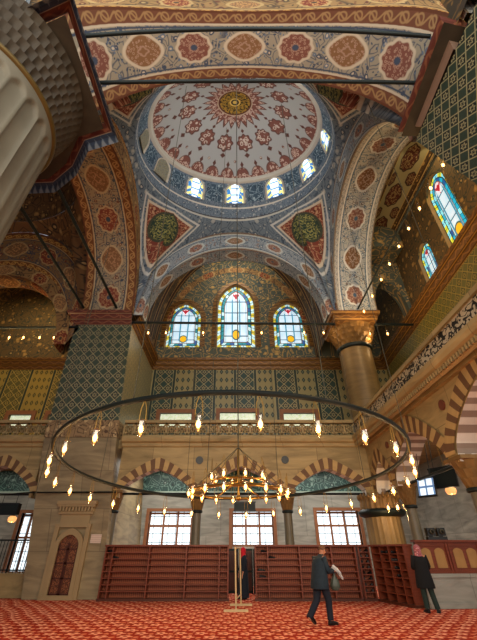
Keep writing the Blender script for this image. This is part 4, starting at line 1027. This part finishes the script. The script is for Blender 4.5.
for k in range(6):
    a=2*PI*k/6; mb.tube([(0,0,.25),(1.12*math.cos(a),1.12*math.sin(a),0)],.02,5)
mb.build('ring',M['brass'],cr)
mb=MB(); mb.tube([(0,0,-.1),(0,0,.95)],.03,6); mb.ball((0,0,.25),.1,.1,.14); mb.ball((0,0,-.12),.06); mb.build('stem',M['brass'],cr)
mb=MB(); mb.tube([(0,0,.95),(0,0,21.5)],.016,5)
for k in range(6):
    a=2*PI*(k+.5)/6; mb.tube([(0,0,1.0),(1.12*math.cos(a),1.12*math.sin(a),0)],.008,4)
mb.build('suspension_wires',M['bronze'],cr)
src2=lamp_mesh(.85)
for R_,z,n in ((1.14,.02,16),(.64,.30,8)):
    for k in range(n): 
        a=2*PI*(k+.3)/n; child_lamp(cr,(R_*math.cos(a),R_*math.sin(a),z-.02 if n==16 else z+.05),src2,a,p=5 if k%2 else 0)
for o in list(cr.children):
    if 'placed' in o: del o['placed']
bpy.data.objects.remove(proto.children[0]); bpy.data.objects.remove(proto.children[0]); bpy.data.objects.remove(proto)
def cable(a,b,lab,r=.012):
    mb=MB(); mb.tube([a,Vector(a).lerp(Vector(b),.5)+Vector((0,0,-.05)),b],r,5); o=mb.build('cable',M['bronze']); tag(o,lab,'cable')
cable((-.9,11.9,3.0),(-.55,11.9,24.6),'thin cable dropping from the dome left of the middle window')
cable((-6.85,13.2,3.0),(-6.85,13.2,13.2),'pale cable hanging in front of the tiled pier')
cable((5.0,6.3,15.6),(6.9,9.0,9.2),'thin slanting cable beside the right arch')
# ---------------------------------------------------------------- pier door, notice, discs
d=empty('door_1',(-6.62,16.55,0)); d['kind']='structure'; d['label']='small carved double door set into the left marble pier'
def arch_frame(mb,wo,wi_,ho,hi,hs_o,hs_i,y0,y1):
    O,_=resample(outline(wo,ho,hs_o),48); I,_=resample(outline(wi_,hi,hs_i),48)
    for i in range(48):
        j=(i+1)%48
        mb.quad([(O[i][0],y0,O[i][1]),(O[j][0],y0,O[j][1]),(I[j][0],y0,I[j][1]),(I[i][0],y0,I[i][1])]); mb.quad([(I[i][0],y0,I[i][1]),(I[j][0],y0,I[j][1]),(I[j][0],y1,I[j][1]),(I[i][0],y1,I[i][1])]); mb.quad([(O[i][0],y0,O[i][1]),(O[i][0],y1,O[i][1]),(O[j][0],y1,O[j][1]),(O[j][0],y0,O[j][1])])
mb=MB(); arch_frame(mb,1.10,.80,2.30,2.08,1.75,1.7,-.16,-.02); mb.box(-.72,-.13,0,-.55,0,2.32); mb.box(.55,-.13,0,.72,0,2.32); mb.box(-.74,-.14,2.32,.74,0,2.45); mb.box(-.60,-.18,0,.60,0,.14)
mb.box(-.6,-.05,2.45,.6,0,2.80); mb.box(-.72,-.12,2.80,.72,0,2.88); mb.build('stone_surround',M['surround'],d)
mb=MB()
for i in range(11):
    x=-.66+1.32*i/10; mb.box(x-.035,-.2,2.90,x+.035,0,3.06)
mb.box(-.74,-.10,2.88,.74,0,3.08); mb.box(-.78,-.24,3.06,.78,0,3.14); mb.box(-.82,-.28,3.14,.82,0,3.28); mb.build('bracketed_lintel',M['surround'],d)
for s in (-1,1):
    mb=MB(); x0,x1=(s*.01,s*.39); a,b=min(x0,x1),max(x0,x1)
    n=6
    for i in range(n):
        xa=a+(b-a)*i/n; xb=a+(b-a)*(i+1)/n; za=1.7+.36*math.sqrt(max(0,1-(xa/.4)**2)); zb=1.7+.36*math.sqrt(max(0,1-(xb/.4)**2))
        mb.quad([(xa,-.07,.14),(xb,-.07,.14),(xb,-.07,zb),(xa,-.07,za)])
        mb.quad([(xa,-.03,.14),(xb,-.03,.14),(xb,-.03,zb),(xa,-.03,za)])
    o=mb.build('door_leaf',M['door_carved'],d)
    mb=MB(); mb.box(a,-.1,.14,a+.05,-.06,1.78); mb.box(b-.05,-.1,.14,b,-.06,1.78)
    for z in (.14,.62,1.1,1.55): mb.box(a,-.1,z,b,-.06,z+.05)
    mb.build('rail',M['wood_dark'],o)
o=MB(); o.ball((.03,-.12,1.05),.022); o.build('door_knob',M['brass'],d)
mb=MB(); mb.box(-.21,-.015,-.15,.21,.015,.15); o=mb.build('wall_notice',M['paper']); o.location=(-5.62,16.53,1.93); tag(o,'small pale paper notice pinned to the pier right of the carved door','notice')
def disc(pl,c,r,m,nm,lab):
    mb=MB(); n=24; pts=[(c[0]+r*math.cos(2*PI*i/n),c[1]+r*math.sin(2*PI*i/n)) for i in range(n)]
    mb.quad([pl(u,z,-.04) for u,z in pts]); 
    for i in range(n):
        a,b=pts[i],pts[(i+1)%n]; mb.quad([pl(a[0],a[1],-.04),pl(a[0],a[1],.01),pl(b[0],b[1],.01),pl(b[0],b[1],-.04)])
    st(mb,nm,m,lab)
M['porphyry']=material('dark_stone_disc',flatc('3a3a34',.2,4.),.4); M['porphyry_red']=material('red_stone_disc',flatc('6a3828',.2,4.),.4)
for c in ((-1.63,4.98),(2.3,5.0)): disc(plY(YA),c,.17,M['porphyry'],'trim_%d'%ti,'dark round stone set in the arcade spandrel'); ti+=1
for c,r in (((9.85,5.1),.15),((14.3,5.05),.13)): disc(plX(6.1),c,r,M['porphyry_red'],'trim_%d'%ti,'red-brown round stone set in the right arcade'); ti+=1
# ---------------------------------------------------------------- shoe shelves
def shelf_unit(loc,rz,w,h,d,divs,nsh,lab,ends=None):
    e=empty('shoe_shelf',loc,rz); tag(e,lab,'shelf unit','wooden shoe shelves')
    mb=MB(); mb.box(0,0,0,.05,d,h); mb.build('side_panel',M['wood'],e)
    mb=MB(); mb.box(w-.05,0,0,w,d,h); mb.build('side_panel',M['wood'],e)
    mb=MB(); mb.box(-.03,-.05,h,w+.03,d+.02,h+.06); mb.build('top_board',M['wood'],e)
    mb=MB(); mb.box(0,d-.03,0,w,d,h); mb.build('back_panel',M['wood_back'],e)
    mb=MB(); mb.box(-.02,-.03,0,w+.02,d,.08); mb.build('plinth',M['wood_dark'],e)
    for x in divs:
        mb=MB(); mb.box(x-.025,.0,.08,x+.025,d-.03,h); mb.build('divider',M['wood'],e)
    for k in range(1,nsh):
        z=.08+(h-.08)*k/nsh; mb=MB(); mb.box(.05,.01,z-.016,w-.05,d-.03,z+.016); mb.build('shelf',M['wood'],e)
    return e
sh_h=1.66
shelf_unit((-5.02,16.08,0),0,4.78,sh_h,.34,[.30,1.72,3.15,4.42],8,'long red-brown shoe shelf in front of the left arch')
shelf_unit((.76,16.08,0),0,3.9,sh_h,.34,[.50,1.72,2.95],8,'long red-brown shoe shelf in front of the middle and right arches')
shelf_unit((4.76,16.10,0),0,.45,sh_h,.34,[],9,'narrow dark shoe shelf crowded with shoes beside the angled unit')
M_c=math.atan2(14.25-16.05,5.78-5.26); Lc=math.hypot(14.25-16.05,5.78-5.26)
shelf_unit((5.24,16.0,0),M_c,Lc,sh_h,.34,[Lc*.28,Lc*.55,Lc*.80],7,'angled shoe shelf standing where the parapet begins')
# shoes
def shoe_mesh(name,m):
    P=[];U=[]
    secs=[(-.13,.030,.0,.075),(-.12,.036,.0,.085),(-.06,.036,.0,.08),(0,.040,.0,.07),(.07,.046,.0,.055),(.12,.038,.0,.045),(.145,.012,.0,.025)]
    for x,wd,z0,z1 in secs:
        P.append([(x,wd*math.cos(a),z0+(z1-z0)*(.5+.5*math.sin(a)) if math.sin(a)>-.2 else z0) for a in [2*PI*j/12 for j in range(13)]]); U.append([(j/12,x) for j in range(13)])
    mb=MB(); mb.grid(P,U); mb.quad([P[0][j] for j in range(12)][::-1]); mb.quad([P[-1][j] for j in range(12)])
    mb.box(-.13,-.038,-.006,.13,.038,.008)
    o=mb.build(name,m); return o
shoe0=shoe_mesh('shoe',M['shoe']); shoe1=shoe_mesh('shoe',M['white_item']); uses=[0,0]
def put_shoe(x,y,z,rz,lab,k=0,grp='shoes left on the shelves'):
    src=(shoe0,shoe1)[k]
    if uses[k]: o=src.copy(); col.objects.link(o)
    else: o=src
    uses[k]+=1; o.location=(x,y,z+.007); o.rotation_euler=(0,0,rz); tag(o,lab,'shoe',grp)
def shz(k,n): return .08+(sh_h-.08)*k/n+.013
for (x,k,lab) in ((-4.82,7,'black shoe on the top left corner of the left shelf'),(-4.62,6,'black shoe on the second row at the left end of the left shelf'),(1.12,7,'black shoe on the top row at the left end of the middle shelf'),(1.42,6,'black shoe on the second row of the middle shelf'),(1.0,4,'upper of two black shoes halfway down the middle shelf'),(1.05,3,'lower of two black shoes halfway down the middle shelf'),(3.2,6,'black shoe behind the walking man, second row')):
    put_shoe(x,16.2,shz(k,8),random.Random(x*9).uniform(-.5,.5),lab)
rnd=random.Random(4)
for k in range(1,9):
    for q,x in enumerate((4.86,5.1)):
        put_shoe(x,16.24,shz(k,9),PI/2+rnd.uniform(-.2,.2),'black shoe packed into the narrow dark shelf',0,'shoes in the narrow shelf')
cc_,ss_=math.cos(M_c),math.sin(M_c)
for (u,k) in ((.62,6),(.9,6),(1.2,6),(1.3,5),(1.15,5),(1.25,4),(.5,5),(1.3,3)):
    lx,ly=u,.13; put_shoe(5.24+cc_*lx-ss_*ly,16.0+ss_*lx+cc_*ly,shz(k,7),M_c+1.2+rnd.uniform(-.3,.3),'black shoe on the upper rows of the angled shelf',0,'shoes on the angled shelf')
# ---------------------------------------------------------------- parapet on the right
p=empty('parapet',(6.17,14.1,0),.08); tag(p,'low marble parapet with tan arched wood panels on top, right side','parapet')
mb=MB(); mb.box(0,0,0,5.5,.3,.86); mb.box(-.03,-.05,0,5.5,.3,.14); mb.box(-.03,-.05,.80,5.5,.33,.9); mb.build('marble_base',M['marble_grey'],p)
mb=MB(); mb.box(0,.02,.9,5.5,.12,1.0); mb.box(0,.02,1.66,5.5,.12,1.78); mb.box(0,.05,1.0,5.5,.09,1.66)
for x in (0,1.05,1.15,2.2,2.3,3.35,3.45,4.5,4.6): mb.box(x,.0,.9,x+.07,.13,1.78)
mb.box(-.05,-.06,1.78,5.5,.2,1.84); pf=mb.build('panel_frame',M['wood'],p)
for b in range(4):
    for k in range(2):
        x=.12+1.15*b+.48*k; mb=MB(); oo=[(x+.2+u*.9,z) for u,z in outline(.38,.56,.46)]
        mb.quad([(u,.035,1.05+z) for u,z in oo]); 
        for i in range(len(oo)):
            j=(i+1)%len(oo); mb.quad([(oo[i][0],.035,1.05+oo[i][1]),(oo[i][0],.06,1.05+oo[i][1]),(oo[j][0],.06,1.05+oo[j][1]),(oo[j][0],.035,1.05+oo[j][1])])
        mb.build('inlay_panel',M['panel_gold'],p)
# gilded kiosk in the corner
k_=empty('kiosk',(6.35,17.1,0)); tag(k_,'round gilded drum with scalloped crown and fluted tan sides in the gallery corner','kiosk')
mb=MB(); mb.lathe([(.74,0),(.74,2.75)],n=160,flute=lambda a,z:1-.05*abs(math.sin(a*11))**.5); mb.build('fluted_body',M['kiosk_body'],k_)
mb=MB(); mb.lathe([(.74,2.70),(.90,2.76),(.98,2.86),(.98,2.92),(.86,3.0)],n=48); mb.build('dark_moulding',M['iron'],k_)
mb=MB()
mb.lathe([(.84,2.95),(.86,3.2),(.82,3.3),(.86,3.42),(.84,3.5)],n=160,flute=lambda a,z:1-.06*abs(math.sin(a*12))); mb.build('gilded_band',M['capital'],k_)
mb=MB()
for i in range(26):
    a=2*PI*i/26; mb.ball((.86*math.cos(a),.86*math.sin(a),3.5),.07,.07,.12,8)
mb.build('scalloped_crown',M['capital'],k_)
# ---------------------------------------------------------------- hung equipment
def hung_box(name,loc,sx,sy,sz,rz,rx,lab,cat,screen=False,hang_=.5):
    e=empty(name,loc,rz); e.rotation_euler=(rx,0,rz); tag(e,lab,cat)
    mb=MB(); mb.box(-sx/2,-sy/2,-sz/2,sx/2,sy/2,sz/2); mb.box(-sx/2-.02,-sy/2-.02,-sz/2-.02,sx/2+.02,-sy/2+.02,-sz/2+.03); mb.box(-sx/2-.02,-sy/2-.02,sz/2-.03,sx/2+.02,-sy/2+.02,sz/2+.02); mb.build('housing',M['dark'],e)
    mb=MB(); mb.quad([(-sx/2+.03,-sy/2-.012,-sz/2+.04),(sx/2-.03,-sy/2-.012,-sz/2+.04),(sx/2-.03,-sy/2-.012,sz/2-.04),(-sx/2+.03,-sy/2-.012,sz/2-.04)],[(-sx/2,-sz/2),(sx/2,-sz/2),(sx/2,sz/2),(-sx/2,sz/2)]); mb.build('screen' if screen else 'front_grille',M['screen'] if screen else M['iron'],e)
    
    for s in (-1,1): mb=MB(); mb.tube([(s*sx*.3,0,sz/2),(s*sx*.3,0,sz/2+hang_)],.012,6); mb.build('hanger',M['iron'],e)
    return e
hung_box('loudspeaker',(.42,17.0,3.12),.92,.2,.34,0,0,'wide black box hung in the middle arch above the window','loudspeaker',hang_=.33)
hung_box('loudspeaker',(-9.85,17.0,3.02),1.0,.25,.42,0,0,'black box hung in the left aisle arch above the railing','loudspeaker',hang_=.35)
hung_box('monitor',(6.6,13.1,3.35),.62,.06,.62,-.9,-.25,'lit blue-white monitor hung in the right arcade opening','monitor',True,1.93)
hung_box('monitor',(7.15,12.9,3.62),.9,.08,.66,-.9,-.25,'dark switched-off monitor hung just right of the lit one','monitor',False,1.62)
def lantern(loc,lab,up=2.3):
    e=empty('lantern',loc); tag(e,lab,'lantern'); mb=MB(); mb.lathe([(.02,-.12),(.13,-.1),(.17,-.02),(.17,.06),(.1,.12),(.02,.14)],n=12); mb.build('amber_shade',M['lantern'],e)
    mb=MB(); mb.tube([(0,0,.13),(0,0,up)],.008,5); mb.lathe([(.1,.12),(.06,.17),(.0,.18)],n=10); mb.build('bracket',M['brass'],e); lamp_light(e,(0,0,-.25),10)
lantern((7.45,13.2,3.25),'amber lantern hanging below the dark monitor')
lantern((-9.5,16.98,2.64),'amber lantern hanging under the black box in the left aisle',.17)
eb=empty('projector',(7.05,14.3,1.84),-.1); tag(eb,'pair of black projector housings on a bracket on top of the parapet','projector')
mb=MB(); mb.box(-.32,-.12,0,.32,.12,.10); mb.build('base',M['dark'],eb)
for s in (-1,1):
    mb=MB(); mb.box(s*.17-.13,-.14,.12,s*.17+.13,.14,.36); mb.box(s*.17-.05,-.05,.08,s*.17+.05,.05,.13); h_=mb.build('housing',M['dark'],eb); mb=MB(); b2=MB(); b2.lathe([(.0,0),(.07,0),(.08,.06),(.05,.07)],n=14); mb.add(b2,Matrix.Translation((s*.17,-.14,.24))@Matrix.Rotation(PI/2,4,'X')); mb.build('lens',M['bronze'],h_)
# ---------------------------------------------------------------- iron railing + cupboard on the left
mb=MB(); mb.box(-11,17.0,0,-8.15,17.5,.78); st(mb,'wall_railing_base',M['marble'],'low stone base under the iron railing')
r=empty('railing',(-11,17.1,.78)); tag(r,'black iron railing on a stone base left of the pier','railing')
mb=MB(); mb.box(0,-.02,1.08,2.8,.04,1.14); mb.build('top_rail',M['iron'],r); mb=MB(); mb.box(0,-.02,.08,2.8,.03,.12); mb.build('bottom_rail',M['iron'],r)
for i in range(20): mb=MB(); mb.tube([(.05+i*.137,0,0),(.05+i*.137,0,1.1)],.014,6); mb.build('baluster',M['iron'],r)
c_=empty('cupboard',(-9.95,16.5,0)); tag(c_,'red-brown wooden cupboard cut by the left picture edge','cupboard')
mb=MB(); mb.box(-.6,0,.06,.28,.45,1.25); mb.box(-.64,-.03,1.25,.32,.45,1.31); mb.build('body',M['wood'],c_); mb=MB(); mb.box(-.55,-.02,.12,-.18,0,1.2); dr=mb.build('door',M['wood_dark'],c_); mb=MB(); mb.ball((-.22,-.04,.7),.02); mb.build('knob',M['brass'],dr); mb=MB(); mb.box(-.14,-.02,.12,.24,0,1.2); mb.build('door',M['wood_dark'],c_)
# ---------------------------------------------------------------- wooden stand
s_=empty('barrier_stand',(.03,13.5,0)); tag(s_,'tall narrow pale wooden stand on crossed feet, seen edge on','stand')
for i,(x,y) in enumerate(((0,0),(.17,1.35))):
    mb=MB(); mb.tube([(x,y,.05),(x-.02,y,1.63)],.028,6); mb.build('post',M['pale_wood'],s_)
    mb=MB(); mb.box(x-.37,y-.03,0,x+.37,y+.03,.06); mb.build('foot',M['pale_wood'],s_)
for z in (.3,1.6):
    mb=MB(); mb.tube([(0,0,z),(.17,1.35,z)],.02,6); mb.build('cross_rail',M['pale_wood'],s_)
ws=empty('added_dark_screen',(-.45,18.3,0)); tag(ws,'dark wooden screen added behind the gap between the shelves to darken it','screen')  # added dark backing, stands in for the dark behind the gap
for i in range(3):
    mb=MB(); mb.box(i*.62,0,.05,i*.62+.6,.04,1.55); pn=mb.build('panel',M['wood_dark'],ws); mb=MB()
    for x0,x1,z0,z1 in ((0,.05,.0,1.6),(.55,.6,.0,1.6),(.05,.55,1.52,1.6),(.05,.55,.04,.14),(.05,.55,.75,.82)): mb.box(i*.62+x0,-.02,z0,i*.62+x1,.0,z1)
    mb.build('frame',M['iron'],pn)
# ---------------------------------------------------------------- people
def skin(name,verts,edges,mat_,parent,sub=2,root=0):
    me=bpy.data.meshes.new(name); me.from_pydata([v[:3] for v in verts],edges,[]); me.materials.append(mat_)
    o=bpy.data.objects.new(name,me); col.objects.link(o); 
    if parent: o.parent=parent
    md=o.modifiers.new('skin','SKIN'); md.use_smooth_shade=True
    if not me.skin_vertices: pass
    sv=me.skin_vertices[0].data
    for i,v in enumerate(verts):
        r_=v[3]; r2=v[4] if len(v)>4 else r_; sv[i].radius=(r_,r2); sv[i].use_root=(i==root)
    s2=o.modifiers.new('sub','SUBSURF'); s2.levels=sub; s2.render_levels=sub
    for p_ in me.polygons: p_.use_smooth=True
    return o
def ensure_skin(name,verts,edges,mat_,parent,sub=2,root=0):
    me=bpy.data.meshes.new(name); import bmesh
    bm=bmesh.new(); lay=bm.verts.layers.skin.verify(); vs=[]
    for i,v in enumerate(verts):
        b=bm.verts.new(v[:3]); b[lay].radius=(v[3],v[4] if len(v)>4 else v[3]); b[lay].use_root=(i==root); vs.append(b)
    for a,b in edges: bm.edges.new((vs[a],vs[b]))
    bm.to_mesh(me); bm.free(); me.materials.append(mat_)
    o=bpy.data.objects.new(name,me); col.objects.link(o)
    if parent: o.parent=parent
    md=o.modifiers.new('skin','SKIN'); md.use_smooth_shade=True
    s2=o.modifiers.new('sub','SUBSURF'); s2.levels=sub; s2.render_levels=sub
    return o
def person(name_lab,loc,rz,J,robe=None,mats=None,s=1.0):
    """J: joints in metres, x forward, y to the figure's left, z up"""
    e=empty('person',loc,rz); tag(e,name_lab,'person'); e.scale=(s,s,s)
    V=[];E=[]
    def v(p,r,r2=None): V.append((p[0],p[1],p[2],r,r2 or r)); return len(V)-1
    pel=v(J['pelvis'],.13,.10); wa=v(J['waist'],.115,.10); chs=v(J['chest'],.145,.11); nb=v(J['neck'],.055); nt=v(J['head0'],.052); hd=v(J['head1'],.078,.085); h2=v(J['head2'],.088,.095); h3=v(J['head3'],.05)
    E+=[(pel,wa),(wa,chs),(chs,nb),(nb,nt),(nt,hd),(hd,h2),(h2,h3)]
    for sd in 'LR':
        a=v(J['sh'+sd],.058); b=v(J['el'+sd],.042); c=v(J['wr'+sd],.027); h=v(J['ha'+sd],.034,.020); E+=[(chs,a),(a,b),(b,c),(c,h)]
        w=Vector(J['wr'+sd]); hp=Vector(J['ha'+sd]); dr=(hp-w).normalized(); sdv=dr.cross(Vector((0,0,1)));
        if sdv.length<.2: sdv=Vector((1,0,0))
        sdv.normalize(); dn=Vector((0,0,-1))
        for q,(off,ln) in enumerate(((-.026,.068),(-.009,.078),(.009,.072),(.026,.058))):
            b0=hp+dr*.03+sdv*off; f1=v(b0,.0095); f2=v(b0+dr*ln*.5+dn*ln*.15,.0085); f3=v(b0+dr*ln*.8+dn*ln*.45,.0075); E+=[(h,f1),(f1,f2),(f2,f3)]
        t1=v(w+dr*.035-sdv*.035,.011); t2=v(w+dr*.07-sdv*.055,.009); E+=[(c,t1),(t1,t2)]
        hpv=v(J['hip'+sd],.095); kn=v(J['kn'+sd],.062); an=v(J['an'+sd],.040); to=v(Vector(J['an'+sd]).lerp(Vector(J['to'+sd]),.5),.02); E+=[(pel,hpv),(hpv,kn),(kn,an),(an,to)]
    ensure_skin('body',V,E,M['skin'],e,2,0)
    return e
def loft(name,rings,mat_,parent,n=20,cap=True):
    """rings: (cx,cy,cz,rx,ry)"""
    mb=MB(); P=[[(c[0]+c[3]*math.cos(2*PI*j/n),c[1]+c[4]*math.sin(2*PI*j/n),c[2]) for j in range(n+1)] for c in rings]
    mb.grid(P,[[(j/n,i*.1) for j in range(n+1)] for i in range(len(rings))],flip=True)
    if cap: mb.quad(P[0][:-1][::-1]); mb.quad(P[-1][:-1])
    return mb.build(name,mat_,parent)
def sleeves(J,mat_,e,r=(.075,.06,.045),name='sleeve',end=.88):
    for sd in 'LR':
        a,b,c=Vector(J['sh'+sd]),Vector(J['el'+sd]),Vector(J['wr'+sd]); c2=b.lerp(c,end)
        ctr=Vector(J['chest']); a0=a.lerp(ctr,.35)
        mb=MB(); pts=[a0,a,a.lerp(b,.5),b.lerp(a,.08),b.lerp(c2,.12),b.lerp(c2,.6),c2]; mb.tube(pts,[r[0]*.9,r[0],(r[0]+r[1])/2,r[1],r[1],(r[1]+r[2])/2,r[2]],12); mb.build(name,mat_,e)
def legs_cloth(J,mat_,e,r=(.115,.085,.075)):
    for sd in 'LR':
        a,b,c=Vector(J['hip'+sd]),Vector(J['kn'+sd]),Vector(J['an'+sd]); a0=a+Vector((0,0,.06))
        mb=MB(); mb.tube([a0,a.lerp(b,.2),a.lerp(b,.6),b,b.lerp(c,.3),b.lerp(c,.97)],[r[0],r[0]*.97,(r[0]+r[1])/2,r[1],r[1]*.95,r[2]],14); mb.build('trouser_leg',mat_,e)
def shoes(J,e):
    for sd in 'LR':
        a,t=Vector(J['an'+sd]),Vector(J['to'+sd]); d=(t-a); d.z=0; ang=math.atan2(d.y,d.x)
        dv=(Vector(J['to'+sd])-a); pitch=J.get('pitch'+sd,0)
        mb=MB(); src=shoe0.data; P=[tuple(q.co) for q in src.vertices]; b=len(mb.v); mb.v+=[(x*1.05,y*1.25,z*1.15) for x,y,z in P]
        for f_ in src.polygons: mb.f.append(tuple(f_.vertices)); mb.uv.append([(0,0)]*len(f_.vertices)); mb.mi.append(0); mb.sm.append(True)
        o=mb.build('shoe',M['shoe'],e); o.location=(a.x+math.cos(ang)*.075,a.y+math.sin(ang)*.075,J.get('sz'+sd,.008)); o.rotation_euler=(0,pitch,ang)
def face(J,e,fwd=(1,0,0),hairmat=None,bald=False):
    h=Vector(J['head2']); f_=Vector(fwd).normalized(); sd=Vector((0,0,1)).cross(f_).normalized(); up=f_.cross(sd)
    def at(a,b,c): return h+f_*a+sd*b+up*c
    mb=MB(); p=at(.092,0,-.03); mb.tube([at(.085,0,.0),at(.108,0,-.04),at(.088,0,-.05)],[.008,.016,.012],8); mb.build('nose',M['skin'],e)
    mb=MB(); mb.tube([at(.086,-.022,-.078),at(.092,0,-.078),at(.086,.022,-.078)],.006,6); mb.build('mouth',M['pink_scarf'],e)
    for s in (-1,1):
        mb=MB(); mb.ball(at(.083,s*.032,.0),.010,.010,.008,8); mb.build('eye',M['dark'],e); mb=MB(); mb.ball(at(-.01,s*.088,-.02),.02,.012,.032,8); mb.build('ear',M['skin'],e)
    if hairmat:
        mb=MB(); n=14; P=[];U=[]
        for i in range(7):
            t=PI*.08+PI*(.50)*i/6; row=[]
            for j in range(n+1):
                a=2*PI*j/n; fr=math.cos(a); tt=t*(.55 if fr>.3 else 1.0)*(1.0)
                if bald and i<2: pass
                row.append(at(.1*math.sin(tt)*math.cos(a)-.008,.098*math.sin(tt)*math.sin(a),.112*math.cos(tt)-.002))
            P.append(row); U.append([(j/n,i/6) for j in range(n+1)])
        mb.grid(P,U,flip=True); mb.build('hair',hairmat,e)
# walking man, faces +X
J=dict(pelvis=(0,0,.90),waist=(.02,0,1.04),chest=(.07,0,1.27),neck=(.13,0,1.42),head0=(.155,0,1.46),head1=(.185,0,1.505),head2=(.20,0,1.56),head3=(.19,0,1.63),
 shL=(.06,.17,1.36),elL=(.10,.22,1.10),wrL=(.36,.12,1.05),haL=(.43,.09,1.06),shR=(.06,-.17,1.36),elR=(.10,-.23,1.10),wrR=(.38,-.13,1.08),haR=(.45,-.10,1.09),
 hipL=(-.01,.09,.86),knL=(-.10,.09,.48),anL=(-.40,.09,.14),toL=(-.27,.09,.06),hipR=(.02,-.09,.86),knR=(.14,-.09,.48),anR=(.13,-.09,.09),toR=(.27,-.09,.03),pitchL=.75,szL=.12)
e=person('person in a dark blue jacket walking right, head bowed, holding a grey bag',(2.22,11.3,0),.5,J)
legs_cloth(J,M['trouser'],e); shoes(J,e); sleeves(J,M['navy'],e,(.088,.072,.055))
loft('jacket',[(-.03,0,.72,.21,.26),(-.03,0,.76,.215,.265),(-.01,0,.92,.205,.25),(.01,0,1.05,.19,.235),(.03,0,1.18,.185,.235),(.05,0,1.28,.17,.225),(.065,0,1.34,.155,.21),(.085,0,1.385,.125,.165),(.10,0,1.415,.095,.115),(.12,0,1.44,.07,.075),(.13,0,1.46,.062,.062)],M['navy'],e)
face(J,e,(1,0,-.35),M['hair'],True)
b=empty('carrier_bag',(2.66,11.44,1.02)); tag(b,'grey-green plastic bag hanging from the walking man\'s hand','bag')
mb=MB(); P=[];n=18
for z,rx,ry in ((.02,.02,.02),(-.06,.05,.04),(-.14,.10,.06),(-.24,.125,.07),(-.32,.12,.07),(-.35,.08,.05)): P.append([((rx*(1+.12*math.sin(5*2*PI*j/n)))*math.cos(2*PI*j/n)-.02,ry*math.sin(2*PI*j/n),z) for j in range(n+1)])
mb.grid(P,[[(0,0)]*(n+1)]*6,flip=True); mb.quad(P[-1][:-1]); mb.build('sack',M['bag'],b); mb=MB(); mb.tube([(-.03,0,.0),(-.03,0,.05),(0,0,.075),(.03,0,.05),(.03,0,.0)],.008,6); mb.build('handle',M['bag'],b)
put_shoe(2.22+.56,11.16,1.06,-.5,'pale trainer carried in front by the walking man',1,None) if 0 else None
def held(x,y,z,rz,ry,lab):
    if uses[1]: o=shoe1.copy(); col.objects.link(o)
    else: o=shoe1
    uses[1]+=1; o.location=(x,y,z); o.rotation_euler=(0,ry,rz); tag(o,lab,'shoe','shoes held by the walking man')
held(2.70,11.42,1.09,-.2,.6,'upper pale shoe held out by the walking man'); held(2.78,11.50,1.00,-.1,.9,'lower pale shoe held out by the walking man')
# woman at the parapet, faces +Y
J=dict(pelvis=(0,0,.92),waist=(0,0,1.06),chest=(0,0,1.28),neck=(.01,0,1.43),head0=(.02,0,1.47),head1=(.03,0,1.52),head2=(.03,0,1.58),head3=(.02,0,1.66),
 shL=(0,.17,1.37),elL=(.03,.23,1.10),wrL=(.24,.14,1.08),haL=(.30,.10,1.10),shR=(0,-.17,1.37),elR=(.03,-.23,1.10),wrR=(.24,-.14,1.08),haR=(.30,-.10,1.10),
 hipL=(0,.09,.88),knL=(.01,.10,.48),anL=(-.02,.11,.08),toL=(.12,.13,.03),hipR=(0,-.09,.88),knR=(.02,-.13,.48),anR=(0,-.19,.08),toR=(.13,-.25,.03))
e=person('person in a knee-length black coat and pink patterned headscarf, seen from behind',(5.83,13.3,0),PI/2-.1,J)
legs_cloth(J,M['green_trouser'],e,(.10,.082,.075)); shoes(J,e); sleeves(J,M['black_cloth'],e,(.085,.075,.055))
loft('coat',[(0,0,.58,.18,.27),(0,0,.62,.185,.27),(0,0,.80,.175,.25),(0,0,.98,.16,.225),(0,0,1.12,.145,.20),(0,0,1.26,.145,.215),(0,0,1.33,.13,.205),(0,0,1.38,.11,.165),(.0,0,1.42,.08,.11),(.01,0,1.45,.06,.065)],M['black_cloth'],e)
loft('headscarf',[(-.01,0,1.38,.10,.135),(0,0,1.43,.10,.12),(.005,0,1.48,.10,.105),(.01,0,1.54,.115,.11),(.01,0,1.60,.118,.11),(.012,0,1.65,.10,.092),(.015,0,1.69,.06,.055),(.015,0,1.702,.01,.01)],M['pink_scarf'],e,18)
face(J,e,(1,0,0))
# robed person in the gap
J=dict(J); 
J.update(wrL=(.10,.24,.86),haL=(.12,.24,.78),elL=(.02,.24,1.10),elR=(.02,-.24,1.10),wrR=(.10,-.24,.86),haR=(.12,-.24,.78),anR=(0,-.10,.08),toR=(.13,-.10,.03),knR=(.02,-.10,.48))
e=person('person in a long navy robe and red headscarf in the gap between the shelves',(.33,16.75,0),PI+.3,J,s=.97)
legs_cloth(J,M['navy_robe'],e,(.10,.082,.075)); shoes(J,e); sleeves(J,M['navy_robe'],e,(.085,.075,.06))
loft('robe',[(0,0,.05,.22,.27),(0,0,.4,.20,.25),(0,0,.80,.175,.235),(0,0,.98,.16,.22),(0,0,1.12,.145,.20),(0,0,1.26,.145,.215),(0,0,1.33,.13,.205),(0,0,1.38,.11,.165),(.0,0,1.42,.08,.11),(.01,0,1.45,.06,.065)],M['navy_robe'],e)
loft('headscarf',[(0,0,1.30,.16,.15),(0,0,1.38,.12,.155),(0,0,1.43,.10,.12),(.005,0,1.48,.10,.105),(.0,0,1.54,.112,.11),(.0,0,1.60,.112,.11),(.002,0,1.65,.095,.092),(.005,0,1.69,.06,.055),(.005,0,1.702,.01,.01)],M['red_scarf'],e,18)
face(J,e,(1,0,0))
